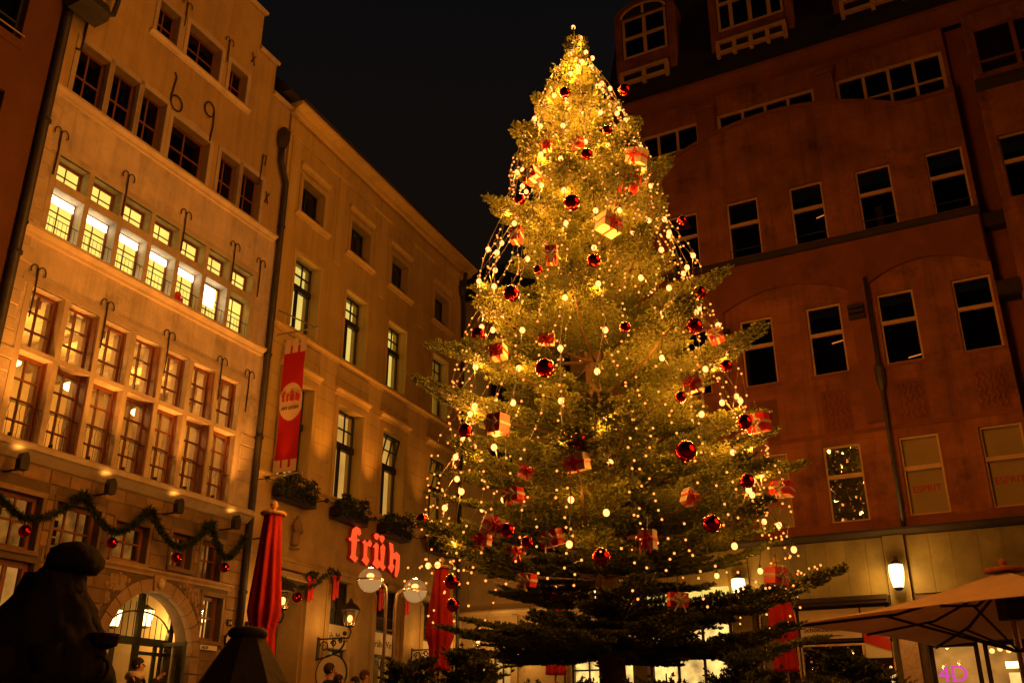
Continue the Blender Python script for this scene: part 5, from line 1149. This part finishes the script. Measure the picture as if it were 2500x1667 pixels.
# ================================================================== PEOPLE
def person(label, x, y, top, face, coat, pose='walk', hairm=None, hat=None, hood=None, group=None):
    T = thing('person', label, 'person', (x,y,0), face, group); s = top/1.75      # the figure faces its local +Y
    P = {'pel':(0,0,.95),'bel':(0,0,1.10),'che':(0,.0,1.30),'nek':(0,0,1.46),'nk2':(0,.015,1.53),'hd1':(0,.02,1.60),'hd2':(0,.015,1.68),'chn':(0,.07,1.555)}
    V = []; E2 = []; Rr = []; ix = {}
    def v(n, p, r, par=None):
        ix[n] = len(V); V.append(tuple(c_*s for c_ in p)); Rr.append(r*s if not isinstance(r, tuple) else (r[0]*s, r[1]*s))
        if par: E2.append((ix[par], ix[n]))
    v('pel',P['pel'],(.15,.11)); v('bel',P['bel'],(.14,.10),'pel'); v('che',P['che'],(.155,.105),'bel'); v('nek',P['nek'],.062,'che'); v('nk2',P['nk2'],.055,'nek'); v('hd1',P['hd1'],(.072,.088),'nk2'); v('hd2',P['hd2'],(.070,.085),'hd1')
    for sd in (-1,1):
        k = str(sd)
        v('sh'+k,(sd*.17,0,1.38),.062,'che')
        if pose == 'phone': el, wr = (sd*.20,.16,1.18), (sd*.06,.36,1.42)
        elif pose == 'arm' and sd == 1: el, wr = (sd*.24,.14,1.16), (sd*.14,.34,1.30)
        else: el, wr = (sd*.23,-.03,1.12), (sd*.22,.08,.88)
        v('el'+k,el,.045,'sh'+k); v('wr'+k,wr,.032,'el'+k)
        d = Vector(wr)-Vector(el); d.normalize(); pal = Vector(wr)+d*.06; v('pa'+k,tuple(pal),(.036,.020),'wr'+k)
        sdv = d.cross(Vector((0,1,0)) if abs(d.y) < .8 else Vector((0,0,1))).normalized(); cu = sdv.cross(d).normalized()
        for fi, (off, ln_) in enumerate(((-.028,.062),(-.010,.075),(.009,.07),(.027,.055))):
            b_ = pal+d*.03+sdv*off; v('f%d%s'%(fi,k),tuple(b_),.010,'pa'+k); v('g%d%s'%(fi,k),tuple(b_+d*ln_*.5+cu*.008),.0085,'f%d%s'%(fi,k)); v('h%d%s'%(fi,k),tuple(b_+d*ln_*.8+cu*.03),.007,'g%d%s'%(fi,k))
        v('t1'+k,tuple(pal+sdv*-.045+cu*.012),.010,'pa'+k); v('t2'+k,tuple(pal+sdv*-.06+d*.035+cu*.03),.008,'t1'+k)
        st_ = .14*sd if pose == 'walk' else .03*sd
        v('hp'+k,(sd*.09,0,.90),.095,'pel'); v('kn'+k,(sd*.10,st_*.6+.02,.50),.062,'hp'+k); v('an'+k,(sd*.10,st_,.09),.045,'kn'+k); v('to'+k,(sd*.11,st_+.16,.035),.038,'an'+k)
    skin_obj('body', V, E2, Rr, M['skin'], T, 0, 1)
    # coat and trousers as slightly larger skins over the same joints
    def over(name, pairs, grow, mat, root):
        used = sorted({q for p in pairs for q in p}, key=lambda n: ix[n]); m_ = {n: j for j, n in enumerate(used)}
        rr = [tuple(c_+grow*s for c_ in (Rr[ix[n]] if isinstance(Rr[ix[n]], tuple) else (Rr[ix[n]],)*2)) for n in used]
        skin_obj(name, [V[ix[n]] for n in used], [(m_[a],m_[b]) for a,b in pairs], rr, mat, T, m_[root], 1)
    over('coat', [('pel','bel'),('bel','che'),('che','nek'),('che','sh-1'),('sh-1','el-1'),('el-1','wr-1'),('che','sh1'),('sh1','el1'),('el1','wr1'),('pel','hp-1'),('pel','hp1')], .028, coat, 'pel')
    over('trousers', [('hp-1','kn-1'),('kn-1','an-1'),('hp-1','pel'),('pel','hp1'),('hp1','kn1'),('kn1','an1')], .018, M['dark'], 'pel')
    hz = 1.645*s
    m = MB()                                                   # face
    m.ball((0,.105*s,1.625*s), .016*s, 8, 6, .8, 1.3, 1.5); m.build('nose', M['skin'], T, True)
    m = MB().ball((.03*s,.088*s,1.65*s), .011*s, 8, 6); m.build('eye', M['dark'], T); m = MB().ball((-.03*s,.088*s,1.65*s), .011*s, 8, 6); m.build('eye', M['dark'], T); MB().ball((0,.094*s,1.585*s), .018*s, 8, 6, 1.3, .5, .4).build('mouth', M['letterr'], T)
    for sd in (-1,1): MB().ball((sd*.083*s,.0,1.63*s), .024*s, 8, 6, .5, .8, 1.3).build('ear', M['skin'], T, True)
    if hat: 
        for b in range(4): MB().lathe([(.098*s,0),(.105*s,.02),(.102*s,.045)] if b < 3 else [(.10*s,0),(.085*s,.04),(.05*s,.065),(.01,.075)], 16, (0,.005*s,(1.665+.042*b*.62)*s)).build('knit_hat_band', hat[b%2], T, True)
    else:
        rn = random.Random(int(x*100)); n0 = MB().ball((0,-.012*s,1.662*s), .108*s, 18, 12, .92, 1.02, 1.02)
        n0.v = [(px*(1+.04*rn.uniform(-1,1)), (py if pz > 1.68*s else min(py, .045*s)), pz) for px,py,pz in n0.v]; n0.build('hair', hairm or M['hair'], T, True)
    if hood: MB().lathe([(.13,-.05),(.165,0),(.16,.06),(.12,.09)], 16, (0,-.03*s,1.45*s), lambda a, i: 1+.12*math.sin(a*3+i)).build('scarf', hood, T, True)
    if pose == 'phone': MB().box(-.04,.04,.415*s,.425*s,1.41*s,1.56*s).build('phone', M['dark'], T)
coatm = {n: pmat('coat_'+n, c, .9, .15, 6, .2, 60) for n, c in (('black',(.018,.016,.015)),('brown',(.10,.05,.03)),('grey',(.07,.06,.05)),('rust',(.22,.06,.03)),('white',(.6,.5,.42)))}
person('person in black coat and pale scarf holding up a phone by the arched doorway', -6.60,17.8,1.80, R(-80), coatm['black'], 'phone', None, None, coatm['white'])
person('person in dark coat with dark hair walking below the round hanging sign', -3.72,20.6,1.90, R(-60), coatm['black'], 'walk', None, None, None, 'people passing the tavern')
person('person in rust coat walking close behind the dark haired one', -3.45,20.2,1.66, R(-70), coatm['rust'], 'walk', None, None, None, 'people passing the tavern')
person('person in black coat with bare lit face left of the street lamp', -3.02,20.8,1.78, R(-110), coatm['black'], 'stand', coatm['brown'], None, None, 'people passing the tavern')
person('short person in grey coat between two taller passers-by', -3.35,21.6,1.70, R(140), coatm['grey'], 'walk', None, None, None, 'people passing the tavern')
person('person in striped knitted hat below the middle red parasol', -2.0,20.6,1.88, R(60), coatm['brown'], 'stand', None, (coatm['white'],coatm['black']), None, 'people passing the tavern')
person('person in brown coat seen from behind right of the street lamp pole', -2.55,21.7,1.80, R(20), coatm['brown'], 'walk', None, None, None, 'people passing the tavern')
